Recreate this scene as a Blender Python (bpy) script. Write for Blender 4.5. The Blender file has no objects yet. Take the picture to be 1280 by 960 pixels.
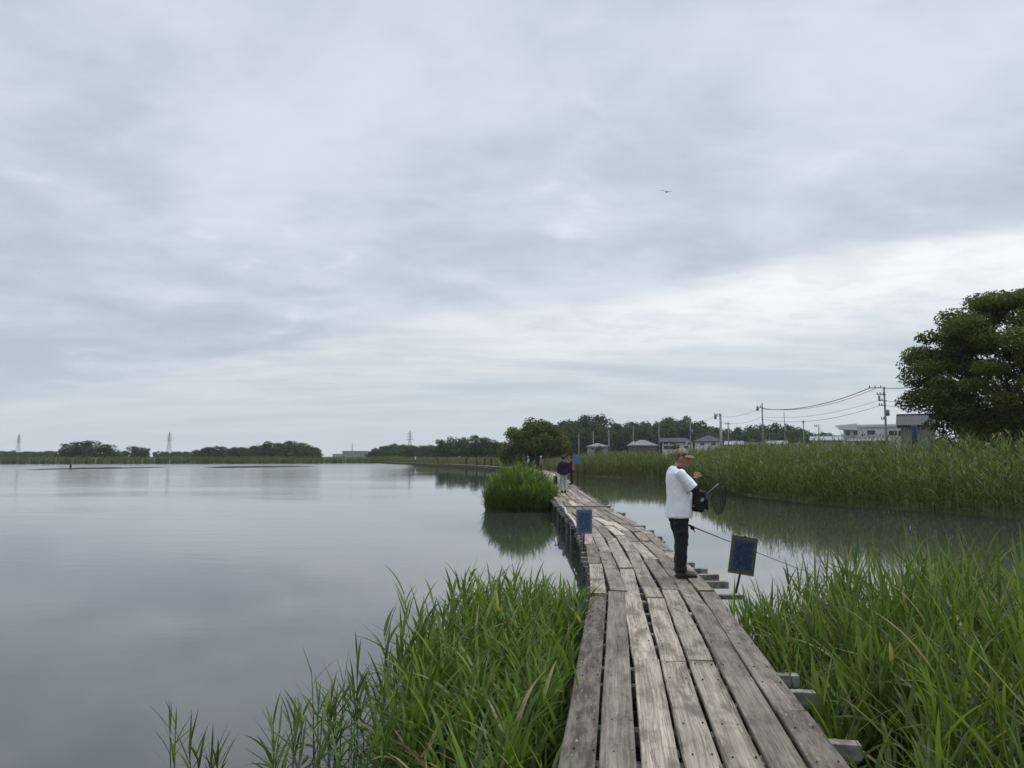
import bpy, bmesh, math, random
import numpy as np
from mathutils import Vector, Matrix, noise as mnoise

random.seed(7)
RNG = np.random.default_rng(11)
R = math.radians
sc = bpy.context.scene
COL = sc.collection

# ------------------------------------------------------------------ camera, world, sun, exposure
F_PX, W_PX, H_PX = 950.0, 1280.0, 960.0
CAM_Z, DECK = 2.13, 0.555
PITCH = math.atan(91.0 / F_PX)
cam_d = bpy.data.cameras.new('camera')
cam_d.sensor_width = 36.0
cam_d.lens = 36.0 * F_PX / W_PX
cam_d.clip_start, cam_d.clip_end = 0.05, 12000
cam = bpy.data.objects.new('camera', cam_d)
COL.objects.link(cam)
cam.location = (0, 0, CAM_Z)
cam.rotation_euler = (math.pi / 2 + PITCH, 0, 0)
sc.camera = cam

SUN_EL, SUN_AZ = R(50), R(62)          # azimuth from +Y towards +X
sun_d = bpy.data.lights.new('sun', 'SUN')
sun_d.energy = 1.5
sun_d.angle = R(25)
sun_d.color = (1.0, 0.96, 0.9)
sun = bpy.data.objects.new('sun', sun_d)
COL.objects.link(sun)
sd = Vector((math.cos(SUN_EL) * math.sin(SUN_AZ), math.cos(SUN_EL) * math.cos(SUN_AZ), math.sin(SUN_EL)))
sun.rotation_euler = sd.to_track_quat('Z', 'Y').to_euler()
sun.location = sd * 50

sc.view_settings.view_transform = 'Standard'
sc.view_settings.look = 'None'
sc.view_settings.exposure = 0.2
sc.view_settings.gamma = 1.0
sc.view_settings.use_curve_mapping = False
sc.render.engine = 'CYCLES'
sc.cycles.max_bounces = 8
sc.cycles.diffuse_bounces = 3
sc.cycles.glossy_bounces = 3
sc.cycles.transparent_max_bounces = 8
sc.cycles.caustics_reflective = False
sc.cycles.caustics_refractive = False
sc.cycles.sample_clamp_indirect = 4


class NT:
    """small helper around a node tree"""
    def __init__(s, tree):
        s.t = tree
        s.n = tree.nodes
        s.l = tree.links
    def node(s, kind, **kw):
        n = s.n.new(kind)
        for k, v in kw.items():
            setattr(n, k, v)
        return n
    def put(s, sock, v):
        if hasattr(v, 'is_linked'):
            s.l.new(v, sock)
        else:
            sock.default_value = v
    def math(s, op, a, b=None, c=None, clamp=False):
        n = s.node('ShaderNodeMath', operation=op, use_clamp=clamp)
        for i, v in enumerate((a, b, c)):
            if v is not None:
                s.put(n.inputs[i], v)
        return n.outputs[0]
    def smooth(s, v, a, b, lo=0.0, hi=1.0):
        n = s.node('ShaderNodeMapRange', interpolation_type='SMOOTHSTEP')
        s.put(n.inputs[0], v)
        for i, x in enumerate((a, b, lo, hi)):
            n.inputs[i + 1].default_value = x
        return n.outputs[0]
    def mix(s, fac, a, b, mode='MIX'):
        n = s.node('ShaderNodeMix', data_type='RGBA', blend_type=mode)
        s.put(n.inputs[0], fac)
        for sock, v in ((n.inputs[6], a), (n.inputs[7], b)):
            if isinstance(v, tuple):
                v = (*v[:3], 1.0)
            s.put(sock, v)
        return n.outputs[2]
    def noise(s, vec, scale, detail=4.0, rough=0.55, dist=0.0):
        n = s.node('ShaderNodeTexNoise')
        if vec is not None:
            s.l.new(vec, n.inputs['Vector'])
        n.inputs['Scale'].default_value = scale
        n.inputs['Detail'].default_value = detail
        n.inputs['Roughness'].default_value = rough
        n.inputs['Distortion'].default_value = dist
        return n.outputs['Fac']
    def comb(s, x, y, z=0.0):
        n = s.node('ShaderNodeCombineXYZ')
        for i, v in enumerate((x, y, z)):
            s.put(n.inputs[i], v)
        return n.outputs[0]
    def sep(s, v):
        n = s.node('ShaderNodeSeparateXYZ')
        s.l.new(v, n.inputs[0])
        return n.outputs


SKY_STRENGTH = 0.1
world = bpy.data.worlds.new('World')
sc.world = world
world.use_nodes = True
w = NT(world.node_tree)
w.n.clear()
gen = w.node('ShaderNodeTexCoord').outputs['Generated']
dx, dy, dz = w.sep(gen)
zz = w.math('ADD', w.math('MAXIMUM', dz, 0.0), 0.05)
qx, qy = w.math('DIVIDE', dx, zz), w.math('DIVIDE', dy, zz)
qv = w.comb(qx, qy, 0.0)
z2 = w.math('ADD', w.math('MAXIMUM', dz, 0.0), 0.15)
ux, uy = w.math('DIVIDE', dx, z2), w.math('DIVIDE', dy, z2)
warp = w.noise(w.comb(w.math('MULTIPLY', qx, 0.55), w.math('MULTIPLY', qy, 0.75), 3.0), 1.0, 4, 0.55)
n_big = w.noise(w.comb(w.math('MULTIPLY', ux, 0.8), w.math('MULTIPLY', uy, 1.0), 1.3), 1.0, 5, 0.5, 0.4)
n_mid = w.noise(w.comb(w.math('MULTIPLY', ux, 2.6), w.math('MULTIPLY', uy, 3.2), 7.1), 1.0, 6, 0.55, 0.3)
n_fine = w.noise(w.comb(w.math('MULTIPLY', ux, 6.0), w.math('MULTIPLY', uy, 8.0), 5.7), 1.0, 7, 0.6, 0.3)
v = w.math('ADD', w.math('MULTIPLY', n_big, 0.62), w.math('ADD', w.math('MULTIPLY', n_mid, 0.28), w.math('MULTIPLY', n_fine, 0.12)))
deck_t = w.smooth(v, 0.38, 0.64)
deck_c = w.mix(deck_t, (0.430, 0.482, 0.562), (0.612, 0.664, 0.738))
puff = w.smooth(n_mid, 0.60, 0.76)
deck_c = w.mix(w.math('MULTIPLY', puff, 0.5), deck_c, (0.75, 0.81, 0.87))
# the bright gap between the cloud deck and the low layer, a straight edge on the cloud plane
s_ = w.math('ADD', w.math('ADD', qy, w.math('MULTIPLY', qx, 0.7)), w.math('MULTIPLY', w.math('SUBTRACT', warp, 0.5), 1.5))
edge = w.smooth(s_, 3.75, 4.35)
fade = w.smooth(s_, 4.5, 6.9, 1.0, 0.0)
xw = w.smooth(qx, -1.6, 1.8, 0.18, 1.0)
band = w.math('MULTIPLY', w.math('MULTIPLY', edge, fade), xw)
band = w.math('MULTIPLY', band, w.smooth(w.math('ADD', w.math('MULTIPLY', n_fine, 0.5), w.math('MULTIPLY', n_mid, 0.5)), 0.36, 0.58, 0.5, 1.0))
low_t = w.smooth(w.noise(w.comb(w.math('MULTIPLY', ux, 1.1), w.math('MULTIPLY', uy, 3.0), 9.0), 1.0, 6, 0.58), 0.36, 0.64)
low_c = w.mix(low_t, (0.47, 0.53, 0.595), (0.61, 0.655, 0.695))
col = w.mix(edge, deck_c, low_c)
col = w.mix(band, col, (0.85, 0.86, 0.865))
hor = w.smooth(dz, 0.02, 0.13, 1.0, 0.0)
col = w.mix(w.math('MULTIPLY', hor, 0.75), col, (0.52, 0.575, 0.62))
# below the horizon
col = w.mix(w.smooth(dz, -0.02, 0.0, 1.0, 0.0), col, (0.10, 0.12, 0.09))
# an overcast sky is brightest overhead
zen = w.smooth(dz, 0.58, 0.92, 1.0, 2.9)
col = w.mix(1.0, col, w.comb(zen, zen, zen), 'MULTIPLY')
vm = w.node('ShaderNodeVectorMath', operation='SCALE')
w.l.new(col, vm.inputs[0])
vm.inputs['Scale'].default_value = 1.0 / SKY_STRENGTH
sky = w.node('ShaderNodeTexSky', sky_type='NISHITA')
sky.sun_disc = False
sky.sun_elevation = SUN_EL
sky.sun_rotation = SUN_AZ
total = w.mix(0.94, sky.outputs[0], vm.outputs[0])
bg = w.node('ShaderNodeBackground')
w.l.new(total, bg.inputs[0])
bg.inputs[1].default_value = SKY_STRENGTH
wo = w.node('ShaderNodeOutputWorld')
w.l.new(bg.outputs[0], wo.inputs[0])


# ------------------------------------------------------------------ pixel -> world helpers (photo is 1280 x 960)
CP, SP = math.cos(PITCH), math.sin(PITCH)
def ray(u, v):
    a, b = u - W_PX / 2, H_PX / 2 - v
    return Vector((a, F_PX * CP - b * SP, F_PX * SP + b * CP))
def on_z(u, v, z):
    d = ray(u, v)
    t = (z - CAM_Z) / d.z
    return Vector((d.x * t, d.y * t, z))
def at_y(u, v, Y):
    d = ray(u, v)
    t = Y / d.y
    return Vector((d.x * t, Y, CAM_Z + d.z * t))


# ------------------------------------------------------------------ materials
MATS = {}
def new_mat(name):
    m = bpy.data.materials.new(name)
    m.use_nodes = True
    t = NT(m.node_tree)
    t.n.clear()
    MATS[name] = m
    return m, t
def finish(t, shader, disp=None):
    o = t.node('ShaderNodeOutputMaterial')
    t.l.new(shader, o.inputs[0])
def principled(t, col, rough=0.6, spec=0.4, metal=0.0, normal=None, **kw):
    p = t.node('ShaderNodeBsdfPrincipled')
    if isinstance(col, tuple):
        col = (*col[:3], 1.0)
    t.put(p.inputs['Base Color'], col)
    t.put(p.inputs['Roughness'], rough)
    t.put(p.inputs['Specular IOR Level'], spec)
    t.put(p.inputs['Metallic'], metal)
    if normal is not None:
        t.l.new(normal, p.inputs['Normal'])
    for k, x in kw.items():
        t.put(p.inputs[k], x)
    return p.outputs[0]
def bump(t, h, strength=0.3, dist=0.01):
    b = t.node('ShaderNodeBump')
    b.inputs['Strength'].default_value = strength
    b.inputs['Distance'].default_value = dist
    t.l.new(h, b.inputs['Height'])
    return b.outputs[0]

def surf(name, c1, c2=None, scale=6.0, rough=0.7, spec=0.3, bumpy=0.0, metal=0.0, stretch=(1, 1, 1)):
    """plain worn surface: two tones mixed by object-space noise, optional bump"""
    m, t = new_mat(name)
    oc = t.node('ShaderNodeTexCoord').outputs['Object']
    mp = t.node('ShaderNodeMapping')
    mp.inputs['Scale'].default_value = stretch
    t.l.new(oc, mp.inputs[0])
    n = t.noise(mp.outputs[0], scale, 5, 0.6)
    c2 = c2 or tuple(x * 0.7 for x in c1)
    c = t.mix(t.smooth(n, 0.35, 0.68), c1, c2)
    nor = bump(t, n, bumpy, 0.02) if bumpy else None
    finish(t, principled(t, c, rough, spec, metal, nor))
    return m

def foliage_mat(name, transl=0.32, rough=0.5, spec=0.35, sheen=1.0):
    m, t = new_mat(name)
    at = t.node('ShaderNodeAttribute', attribute_name='col')
    info = t.node('ShaderNodeObjectInfo')
    c = at.outputs['Color']
    hs = t.node('ShaderNodeHueSaturation')
    t.l.new(c, hs.inputs['Color'])
    t.put(hs.inputs['Hue'], t.math('ADD', 0.49, t.math('MULTIPLY', info.outputs['Random'], 0.02)))
    t.put(hs.inputs['Value'], t.math('ADD', 0.85, t.math('MULTIPLY', info.outputs['Random'], 0.3)))
    c = hs.outputs[0]
    p = principled(t, c, rough, spec)
    tr = t.node('ShaderNodeBsdfTranslucent')
    t.l.new(t.mix(1.0, c, (1.25, 1.35, 0.7), 'MULTIPLY'), tr.inputs[0])
    mx = t.node('ShaderNodeMixShader')
    mx.inputs[0].default_value = transl
    t.l.new(p, mx.inputs[1])
    t.l.new(tr.outputs[0], mx.inputs[2])
    finish(t, mx.outputs[0])
    return m
M_REED = foliage_mat('reed_leaf', 0.38, 0.5, 0.22)
M_TREE = foliage_mat('tree_leaf', 0.25, 0.7, 0.08)

def wood_mat():
    m, t = new_mat('weathered_plank')
    uv = t.node('ShaderNodeTexCoord').outputs['UV']
    u, v_, _ = t.sep(uv)
    tint = t.node('ShaderNodeAttribute', attribute_name='tint').outputs['Fac']
    wear = t.node('ShaderNodeAttribute', attribute_name='wear').outputs['Fac']
    # slow bend of the grain along the board
    bend = t.math('MULTIPLY', t.math('SUBTRACT', t.noise(t.comb(t.math('MULTIPLY', u, 0.9), t.math('MULTIPLY', v_, 4.0)), 1.0, 2), 0.5), 0.05)
    vb = t.math('ADD', v_, bend)
    grain = t.noise(t.comb(t.math('MULTIPLY', u, 1.6), t.math('MULTIPLY', vb, 70.0)), 1.0, 6, 0.65)
    coarse = t.noise(t.comb(t.math('MULTIPLY', u, 0.8), t.math('MULTIPLY', vb, 17.0)), 1.0, 4, 0.6)
    fibre = t.noise(t.comb(t.math('MULTIPLY', u, 6.0), t.math('MULTIPLY', vb, 230.0)), 1.0, 3, 0.6)
    blotch = t.noise(t.comb(t.math('MULTIPLY', u, 2.2), t.math('MULTIPLY', v_, 6.0)), 1.0, 6, 0.65)
    speck = t.noise(t.comb(t.math('MULTIPLY', u, 22.0), t.math('MULTIPLY', v_, 40.0)), 1.0, 4, 0.7)
    g = t.math('ADD', t.math('MULTIPLY', grain, 0.5), t.math('ADD', t.math('MULTIPLY', coarse, 0.32), t.math('MULTIPLY', fibre, 0.18)))
    c = t.mix(t.smooth(g, 0.33, 0.66), (0.105, 0.083, 0.062), (0.450, 0.393, 0.316))
    # damp, dirty patches
    c = t.mix(t.math('MULTIPLY', t.smooth(blotch, 0.45, 0.64), 0.75), c, (0.090, 0.072, 0.055))
    c = t.mix(t.math('MULTIPLY', t.smooth(speck, 0.57, 0.72), 0.5), c, (0.075, 0.065, 0.055))
    # per-board tone
    c = t.mix(1.0, c, t.comb(tint, tint, tint), 'MULTIPLY')
    # worn edge boards: dark, mossy, with pale flaking patches
    dirt = t.mix(t.smooth(t.noise(t.comb(t.math('MULTIPLY', u, 3.0), t.math('MULTIPLY', v_, 14.0)), 1.0, 7, 0.72), 0.42, 0.60), (0.035, 0.027, 0.021), (0.125, 0.105, 0.083))
    flake = t.smooth(t.noise(t.comb(t.math('MULTIPLY', u, 9.0), t.math('MULTIPLY', v_, 38.0)), 1.0, 8, 0.75), 0.595, 0.64)
    dirt = t.mix(t.math('MULTIPLY', flake, 0.75), dirt, (0.36, 0.345, 0.32))
    c = t.mix(t.math('MULTIPLY', wear, 0.95), c, dirt)
    # long drying checks
    chk = t.noise(t.comb(t.math('MULTIPLY', u, 0.55), t.math('MULTIPLY', vb, 26.0), 4.0), 1.0, 2, 0.5)
    line = t.smooth(t.math('ABSOLUTE', t.math('SUBTRACT', chk, 0.5)), 0.0, 0.012, 1.0, 0.0)
    gate = t.smooth(t.noise(t.comb(t.math('MULTIPLY', u, 0.7), t.math('MULTIPLY', v_, 5.0), 8.0), 1.0, 2), 0.52, 0.6)
    crack = t.math('MULTIPLY', line, gate)
    c = t.mix(t.math('MULTIPLY', crack, 0.85), c, (0.03, 0.026, 0.022))
    h = t.math('SUBTRACT', g, t.math('MULTIPLY', crack, 1.2))
    finish(t, principled(t, c, 0.82, 0.25, normal=bump(t, h, 0.55, 0.006)))
    return m
M_PLANK = wood_mat()
M_TIMBER = surf('grey_timber', (0.30, 0.28, 0.255), (0.12, 0.105, 0.09), 9.0, 0.85, 0.2, 0.4, stretch=(1, 1, 1))
M_POST = surf('wet_post_timber', (0.16, 0.145, 0.125), (0.05, 0.045, 0.038), 7.0, 0.8, 0.3, 0.4, stretch=(1, 1, .25))

def water_mat():
    m, t = new_mat('pond_water')
    pos = t.node('ShaderNodeNewGeometry').outputs['Position']
    x, y, z = t.sep(pos)
    rip = t.noise(t.comb(t.math('MULTIPLY', x, 1.0), t.math('MULTIPLY', y, 2.2)), 1.5, 4, 0.6, 0.3)
    swell = t.noise(t.comb(t.math('MULTIPLY', x, 0.22), t.math('MULTIPLY', y, 0.8)), 1.0, 3, 0.5, 0.6)
    # wind patches: rougher out on the open lake, calmer in the lee of the pier and reeds
    patch = t.smooth(t.noise(t.comb(t.math('MULTIPLY', x, 0.035), t.math('MULTIPLY', y, 0.09)), 1.0, 4, 0.55), 0.36, 0.62, 0.25, 1.0)
    near_ = t.smooth(y, 6, 45, 0.30, 1.0)
    open_ = t.smooth(t.math('ADD', x, t.math('MULTIPLY', y, 0.12)), -6.0, 3.0, 1.0, 0.10)
    h = t.math('MULTIPLY', t.math('ADD', t.math('MULTIPLY', rip, 0.013), t.math('MULTIPLY', swell, 0.018)), t.math('MULTIPLY', t.math('MULTIPLY', patch, near_), open_))
    b = t.node('ShaderNodeBump')
    b.inputs['Strength'].default_value = 1.0
    b.inputs['Distance'].default_value = 0.8
    t.l.new(h, b.inputs['Height'])
    murk = t.noise(t.comb(t.math('MULTIPLY', x, 0.3), t.math('MULTIPLY', y, 0.3)), 1.0, 3)
    c = t.mix(murk, (0.036, 0.042, 0.036), (0.046, 0.052, 0.046))
    far = t.smooth(y, 12, 60)
    rough = t.math('ADD', 0.03, t.math('MULTIPLY', t.math('MULTIPLY', far, t.smooth(open_, 0.3, 1.0)), t.smooth(y, 60, 190, 0.045, 0.13)))
    finish(t, principled(t, c, rough, 0.5, normal=b.outputs[0], IOR=1.66))
    return m
M_WATER = water_mat()

def ground_mat():
    m, t = new_mat('meadow_soil')
    pos = t.node('ShaderNodeNewGeometry').outputs['Position']
    n1 = t.noise(pos, 0.08, 6, 0.6)
    n2 = t.noise(pos, 2.5, 5, 0.65)
    c = t.mix(t.smooth(n1, 0.35, 0.65), (0.050, 0.075, 0.022), (0.085, 0.095, 0.036))
    c = t.mix(t.math('MULTIPLY', t.smooth(n2, 0.4, 0.7), 0.5), c, (0.045, 0.040, 0.025))
    finish(t, principled(t, c, 0.9, 0.1, normal=bump(t, n2, 0.6, 0.1)))
    return m
M_GROUND = ground_mat()


# ------------------------------------------------------------------ mesh builders
class MB:
    def __init__(s):
        s.v, s.f, s.m = [], [], []
    def add(s, verts, faces, mat=0):
        o = len(s.v)
        s.v.extend([tuple(p) for p in verts])
        s.f.extend([tuple(i + o for i in f) for f in faces])
        s.m.extend([mat] * len(faces))
        return s
    def box(s, c, size, rot=None, bev=0.0):
        hx, hy, hz = size[0] / 2, size[1] / 2, size[2] / 2
        M = (rot or Matrix.Identity(3))
        if bev <= 0:
            p = [Vector((x, y, z)) for z in (-hz, hz) for x, y in ((-hx, -hy), (hx, -hy), (hx, hy), (-hx, hy))]
            f = [(3, 2, 1, 0), (4, 5, 6, 7), (0, 1, 5, 4), (1, 2, 6, 5), (2, 3, 7, 6), (3, 0, 4, 7)]
        else:
            bm = bmesh.new()
            bmesh.ops.create_cube(bm, size=1.0)
            bmesh.ops.scale(bm, vec=size, verts=bm.verts)
            bmesh.ops.bevel(bm, geom=bm.edges[:], offset=bev, segments=2, affect='EDGES', profile=0.5)
            bm.verts.index_update()
            p = [v.co.copy() for v in bm.verts]
            f = [tuple(v.index for v in fc.verts) for fc in bm.faces]
            bm.free()
        c = Vector(c)
        return s.add([c + M @ q for q in p], f)
    def beam(s, a, b, wd, ht, bev=0.0, up=Vector((0, 0, 1))):
        a, b = Vector(a), Vector(b)
        x = (b - a)
        L = x.length
        x.normalize()
        y = up.cross(x)
        if y.length < 1e-4:
            y = Vector((0, 1, 0)).cross(x)
        y.normalize()
        z = x.cross(y)
        return s.box((a + b) / 2, (L, wd, ht), Matrix((x, y, z)).transposed(), bev)
    def tube(s, pts, radii, n=8, side=None, cap=True, ell=None):
        """lofted tube; radii: number or (a, b) per point, a along `side`"""
        pts = [Vector(p) for p in pts]
        if not isinstance(radii, (list, tuple)):
            radii = [radii] * len(pts)
        rings = []
        ref = Vector(side) if side is not None else None
        prev = None
        for i, p in enumerate(pts):
            t = (pts[min(i + 1, len(pts) - 1)] - pts[max(i - 1, 0)])
            t = t.normalized() if t.length > 1e-9 else Vector((0, 0, 1))
            if ref is not None:
                a = ref - t * ref.dot(t)
            elif prev is not None:
                a = prev - t * prev.dot(t)
            else:
                q = Vector((1, 0, 0)) if abs(t.x) < 0.8 else Vector((0, 1, 0))
                a = q - t * q.dot(t)
            if a.length < 1e-6:
                a = t.orthogonal()
            a.normalize()
            prev = a
            b = t.cross(a)
            ra, rb = radii[i] if isinstance(radii[i], (list, tuple)) else (radii[i], radii[i])
            rings.append([p + a * (ra * math.cos(2 * math.pi * k / n)) + b * (rb * math.sin(2 * math.pi * k / n)) for k in range(n)])
        verts = [q for r in rings for q in r]
        faces = []
        for i in range(len(rings) - 1):
            for k in range(n):
                k2 = (k + 1) % n
                faces.append((i * n + k, i * n + k2, (i + 1) * n + k2, (i + 1) * n + k))
        if cap:
            faces.append(tuple(reversed(range(n))))
            faces.append(tuple((len(rings) - 1) * n + k for k in range(n)))
        return s.add(verts, faces)
    def ball(s, c, r, nu=14, nv=9, rot=None):
        c = Vector(c)
        r = r if isinstance(r, (tuple, list)) else (r, r, r)
        M = rot or Matrix.Identity(3)
        vs = [c + M @ Vector((0, 0, -r[2]))]
        for j in range(1, nv):
            a = -math.pi / 2 + math.pi * j / nv
            for k in range(nu):
                b = 2 * math.pi * k / nu
                vs.append(c + M @ Vector((r[0] * math.cos(a) * math.cos(b), r[1] * math.cos(a) * math.sin(b), r[2] * math.sin(a))))
        vs.append(c + M @ Vector((0, 0, r[2])))
        fs = []
        for k in range(nu):
            k2 = (k + 1) % nu
            fs.append((0, 1 + k2, 1 + k))
            for j in range(nv - 2):
                a0 = 1 + j * nu
                fs.append((a0 + k, a0 + k2, a0 + nu + k2, a0 + nu + k))
            fs.append((len(vs) - 1, 1 + (nv - 2) * nu + k, 1 + (nv - 2) * nu + k2))
        return s.add(vs, fs)
    def mesh(s, name, off=(0, 0, 0)):
        me = bpy.data.meshes.new(name)
        ox, oy, oz = off
        me.from_pydata([(x - ox, y - oy, z - oz) for x, y, z in s.v], [], s.f)
        me.update()
        return me

def link(name, data, parent=None, loc=(0, 0, 0), mat=None, smooth=False):
    o = bpy.data.objects.new(name, data)
    COL.objects.link(o)
    o.location = loc
    if parent is not None:
        o.parent = parent
    if mat is not None and data is not None:
        data.materials.clear()
        for m in (mat if isinstance(mat, (list, tuple)) else (mat,)):
            data.materials.append(m)
    if smooth and data is not None:
        data.polygons.foreach_set('use_smooth', [True] * len(data.polygons))
    return o
def tag(o, label=None, cat=None, group=None, kind=None):
    for k, x in (('label', label), ('category', cat), ('group', group), ('kind', kind)):
        if x:
            o[k] = x
    return o
def thing(name, label, cat, loc=(0, 0, 0), group=None):
    return tag(link(name, None, loc=loc), label, cat, group)
def copy_tree(o, parent=None):
    c = o.copy()
    COL.objects.link(c)
    if parent is not None:
        c.parent = parent
    for ch in list(o.children):
        copy_tree(ch, c)
    return c

def np_mesh(name, verts, quads, cols=None, mat=None, smooth=False):
    """fast quad mesh from numpy arrays, optional per-vertex colour"""
    me = bpy.data.meshes.new(name)
    nv, nf = len(verts), len(quads)
    me.vertices.add(nv)
    me.vertices.foreach_set('co', np.ascontiguousarray(verts, dtype=np.float32).ravel())
    me.loops.add(nf * 4)
    me.loops.foreach_set('vertex_index', np.ascontiguousarray(quads, dtype=np.int32).ravel())
    me.polygons.add(nf)
    me.polygons.foreach_set('loop_start', np.arange(0, nf * 4, 4, dtype=np.int32))
    me.update(calc_edges=True)
    if cols is not None:
        a = me.attributes.new('col', 'FLOAT_COLOR', 'POINT')
        c4 = np.ones((nv, 4), dtype=np.float32)
        c4[:, :3] = cols
        a.data.foreach_set('color', c4.ravel())
    if mat is not None:
        me.materials.append(mat)
    if smooth:
        me.polygons.foreach_set('use_smooth', np.ones(nf, dtype=bool))
    return me


# ------------------------------------------------------------------ reed / grass geometry (vectorised ribbons)
def ribbons(base, az, el, curve, L, W, nseg=4, roll=None, prof=None):
    """arching leaf ribbons. base (N,3); az, el, curve (total bend, rad), L, W (N,)"""
    N = len(base)
    t = np.linspace(0, 1, nseg + 1)
    if prof is None:
        prof = np.interp(t, [0, 0.12, 0.35, 0.7, 1.0], [0.45, 0.85, 1.0, 0.62, 0.04])
    e = el[:, None] - curve[:, None] * (t[None, :] ** 1.3)
    em = 0.5 * (e[:, 1:] + e[:, :-1])
    st = L[:, None] / nseg
    h = np.concatenate([np.zeros((N, 1)), np.cumsum(np.cos(em) * st, 1)], 1)
    z = np.concatenate([np.zeros((N, 1)), np.cumsum(np.sin(em) * st, 1)], 1)
    ca, sa = np.cos(az)[:, None], np.sin(az)[:, None]
    P = np.stack([base[:, 0:1] + h * ca, base[:, 1:2] + h * sa, base[:, 2:3] + z], -1)
    S = np.stack([-np.sin(az), np.cos(az), np.zeros(N)], -1)
    if roll is not None:
        S = S * np.cos(roll)[:, None] + np.stack([-np.cos(az) * 0.5, -np.sin(az) * 0.5, np.ones(N) * 0.6], -1) * np.sin(roll)[:, None]
    off = S[:, None, :] * (0.5 * W[:, None] * prof[None, :])[..., None]
    V = np.stack([P - off, P + off], 2).reshape(N, (nseg + 1) * 2, 3)
    i = np.arange(nseg) * 2
    q = np.stack([i, i + 1, i + 3, i + 2], -1)
    Q = (np.arange(N)[:, None, None] * (nseg + 1) * 2 + q[None]).reshape(-1, 4)
    return V.reshape(-1, 3), Q, (nseg + 1) * 2, P
def join_parts(parts):
    vs, qs, cs, o = [], [], [], 0
    for v, q, c in parts:
        vs.append(v); qs.append(q + o); cs.append(c); o += len(v)
    return np.concatenate(vs), np.concatenate(qs), np.concatenate(cs)
def tone(n, rng, a, b, jitter=0.18):
    t = rng.random(n)[:, None]
    c = np.array(a)[None] * (1 - t) + np.array(b)[None] * t
    return c * (1 + (rng.random(n)[:, None] - 0.5) * 2 * jitter)

G_DARK, G_MID, G_LITE, G_YEL, TAN = (0.044, 0.076, 0.015), (0.080, 0.128, 0.024), (0.145, 0.195, 0.042), (0.125, 0.165, 0.042), (0.32, 0.255, 0.145)

def reeds(xy, H, rng, n_leaf=8, nseg=4, leaf_L=(0.32, 0.55), leaf_W=(0.016, 0.03), stem_w=0.009, lean=0.10,
          ca=G_DARK, cb=G_LITE, plume=0.0, dry=0.03, z0=-0.05, el=(0.75, 1.25), curve=(0.5, 1.6), start=0.25, stem_col=None):
    """common reeds: upright stems with alternate arching leaves"""
    N = len(xy)
    parts = []
    laz = rng.random(N) * 2 * np.pi
    lel = np.pi / 2 - np.abs(rng.normal(0, lean, N))
    base = np.column_stack([xy, np.full(N, z0)])
    bend = rng.random(N) * lean * 1.5
    for r in (0, 1):                                  # stem: two crossed ribbons
        v, q, k, P = ribbons(base, laz, lel, bend, H, np.full(N, stem_w * 2), 4, None, np.array([1, .9, .8, .6, .25]))
        if r:
            ctr = P.repeat(2, axis=1).reshape(-1, 3)
            d = v - ctr
            dirx = np.repeat(np.stack([np.cos(laz), np.sin(laz), np.zeros(N)], -1), k, 0)
            v = ctr + dirx * (np.linalg.norm(d, axis=1) * np.where(np.arange(len(v)) % 2, 1, -1))[:, None]
        sc_ = tone(N, rng, *(stem_col or (G_MID, (0.115, 0.135, 0.045))))
        parts.append((v, q, np.repeat(sc_, k, 0)))
    for j in range(n_leaf):
        t = start + (1 - start) * (j + 0.4 + 0.4 * rng.random(N)) / n_leaf
        t = np.minimum(t, 0.985)
        f = t * 4
        i0 = np.minimum(f.astype(int), 3)
        fr = (f - i0)[:, None]
        ar = np.arange(N)
        b = P[ar, i0] * (1 - fr) + P[ar, i0 + 1] * fr
        az = laz + np.pi * (j % 2) + rng.normal(0, 0.7, N)
        top = (t - start) / (1 - start)
        e0 = rng.uniform(el[0], el[1], N) + 0.22 * top
        cv = rng.uniform(curve[0], curve[1], N) * (1 - 0.45 * top)
        sh = np.sin(np.pi * np.clip(0.18 + 0.72 * top, 0, 1)) * 0.5 + 0.55
        L = rng.uniform(*leaf_L, N) * sh
        Wd = rng.uniform(*leaf_W, N)
        v, q, k, _ = ribbons(b, az, e0, cv, L, Wd, nseg, rng.normal(0, 0.5, N))
        c = tone(N, rng, ca, cb)
        dm = (rng.random(N) < dry * (1.6 - top))
        c[dm] = tone(int(dm.sum()), rng, TAN, (0.22, 0.19, 0.08)) if dm.any() else c[dm]
        parts.append((v, q, np.repeat(c, k, 0)))
    if plume > 0:
        m = rng.random(N) < plume
        nb = int(m.sum())
        if nb:
            for j in range(3):
                v, q, k, _ = ribbons(P[m, 4], rng.random(nb) * 6.28, rng.uniform(0.9, 1.5, nb), rng.uniform(0.6, 1.6, nb), rng.uniform(0.16, 0.30, nb),
                                     rng.uniform(0.03, 0.06, nb), 3, None, np.array([.4, 1, .8, .1]))
                parts.append((v, q, np.repeat(tone(nb, rng, (0.16, 0.12, 0.075), (0.25, 0.20, 0.135)), k, 0)))
    return join_parts(parts)

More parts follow.
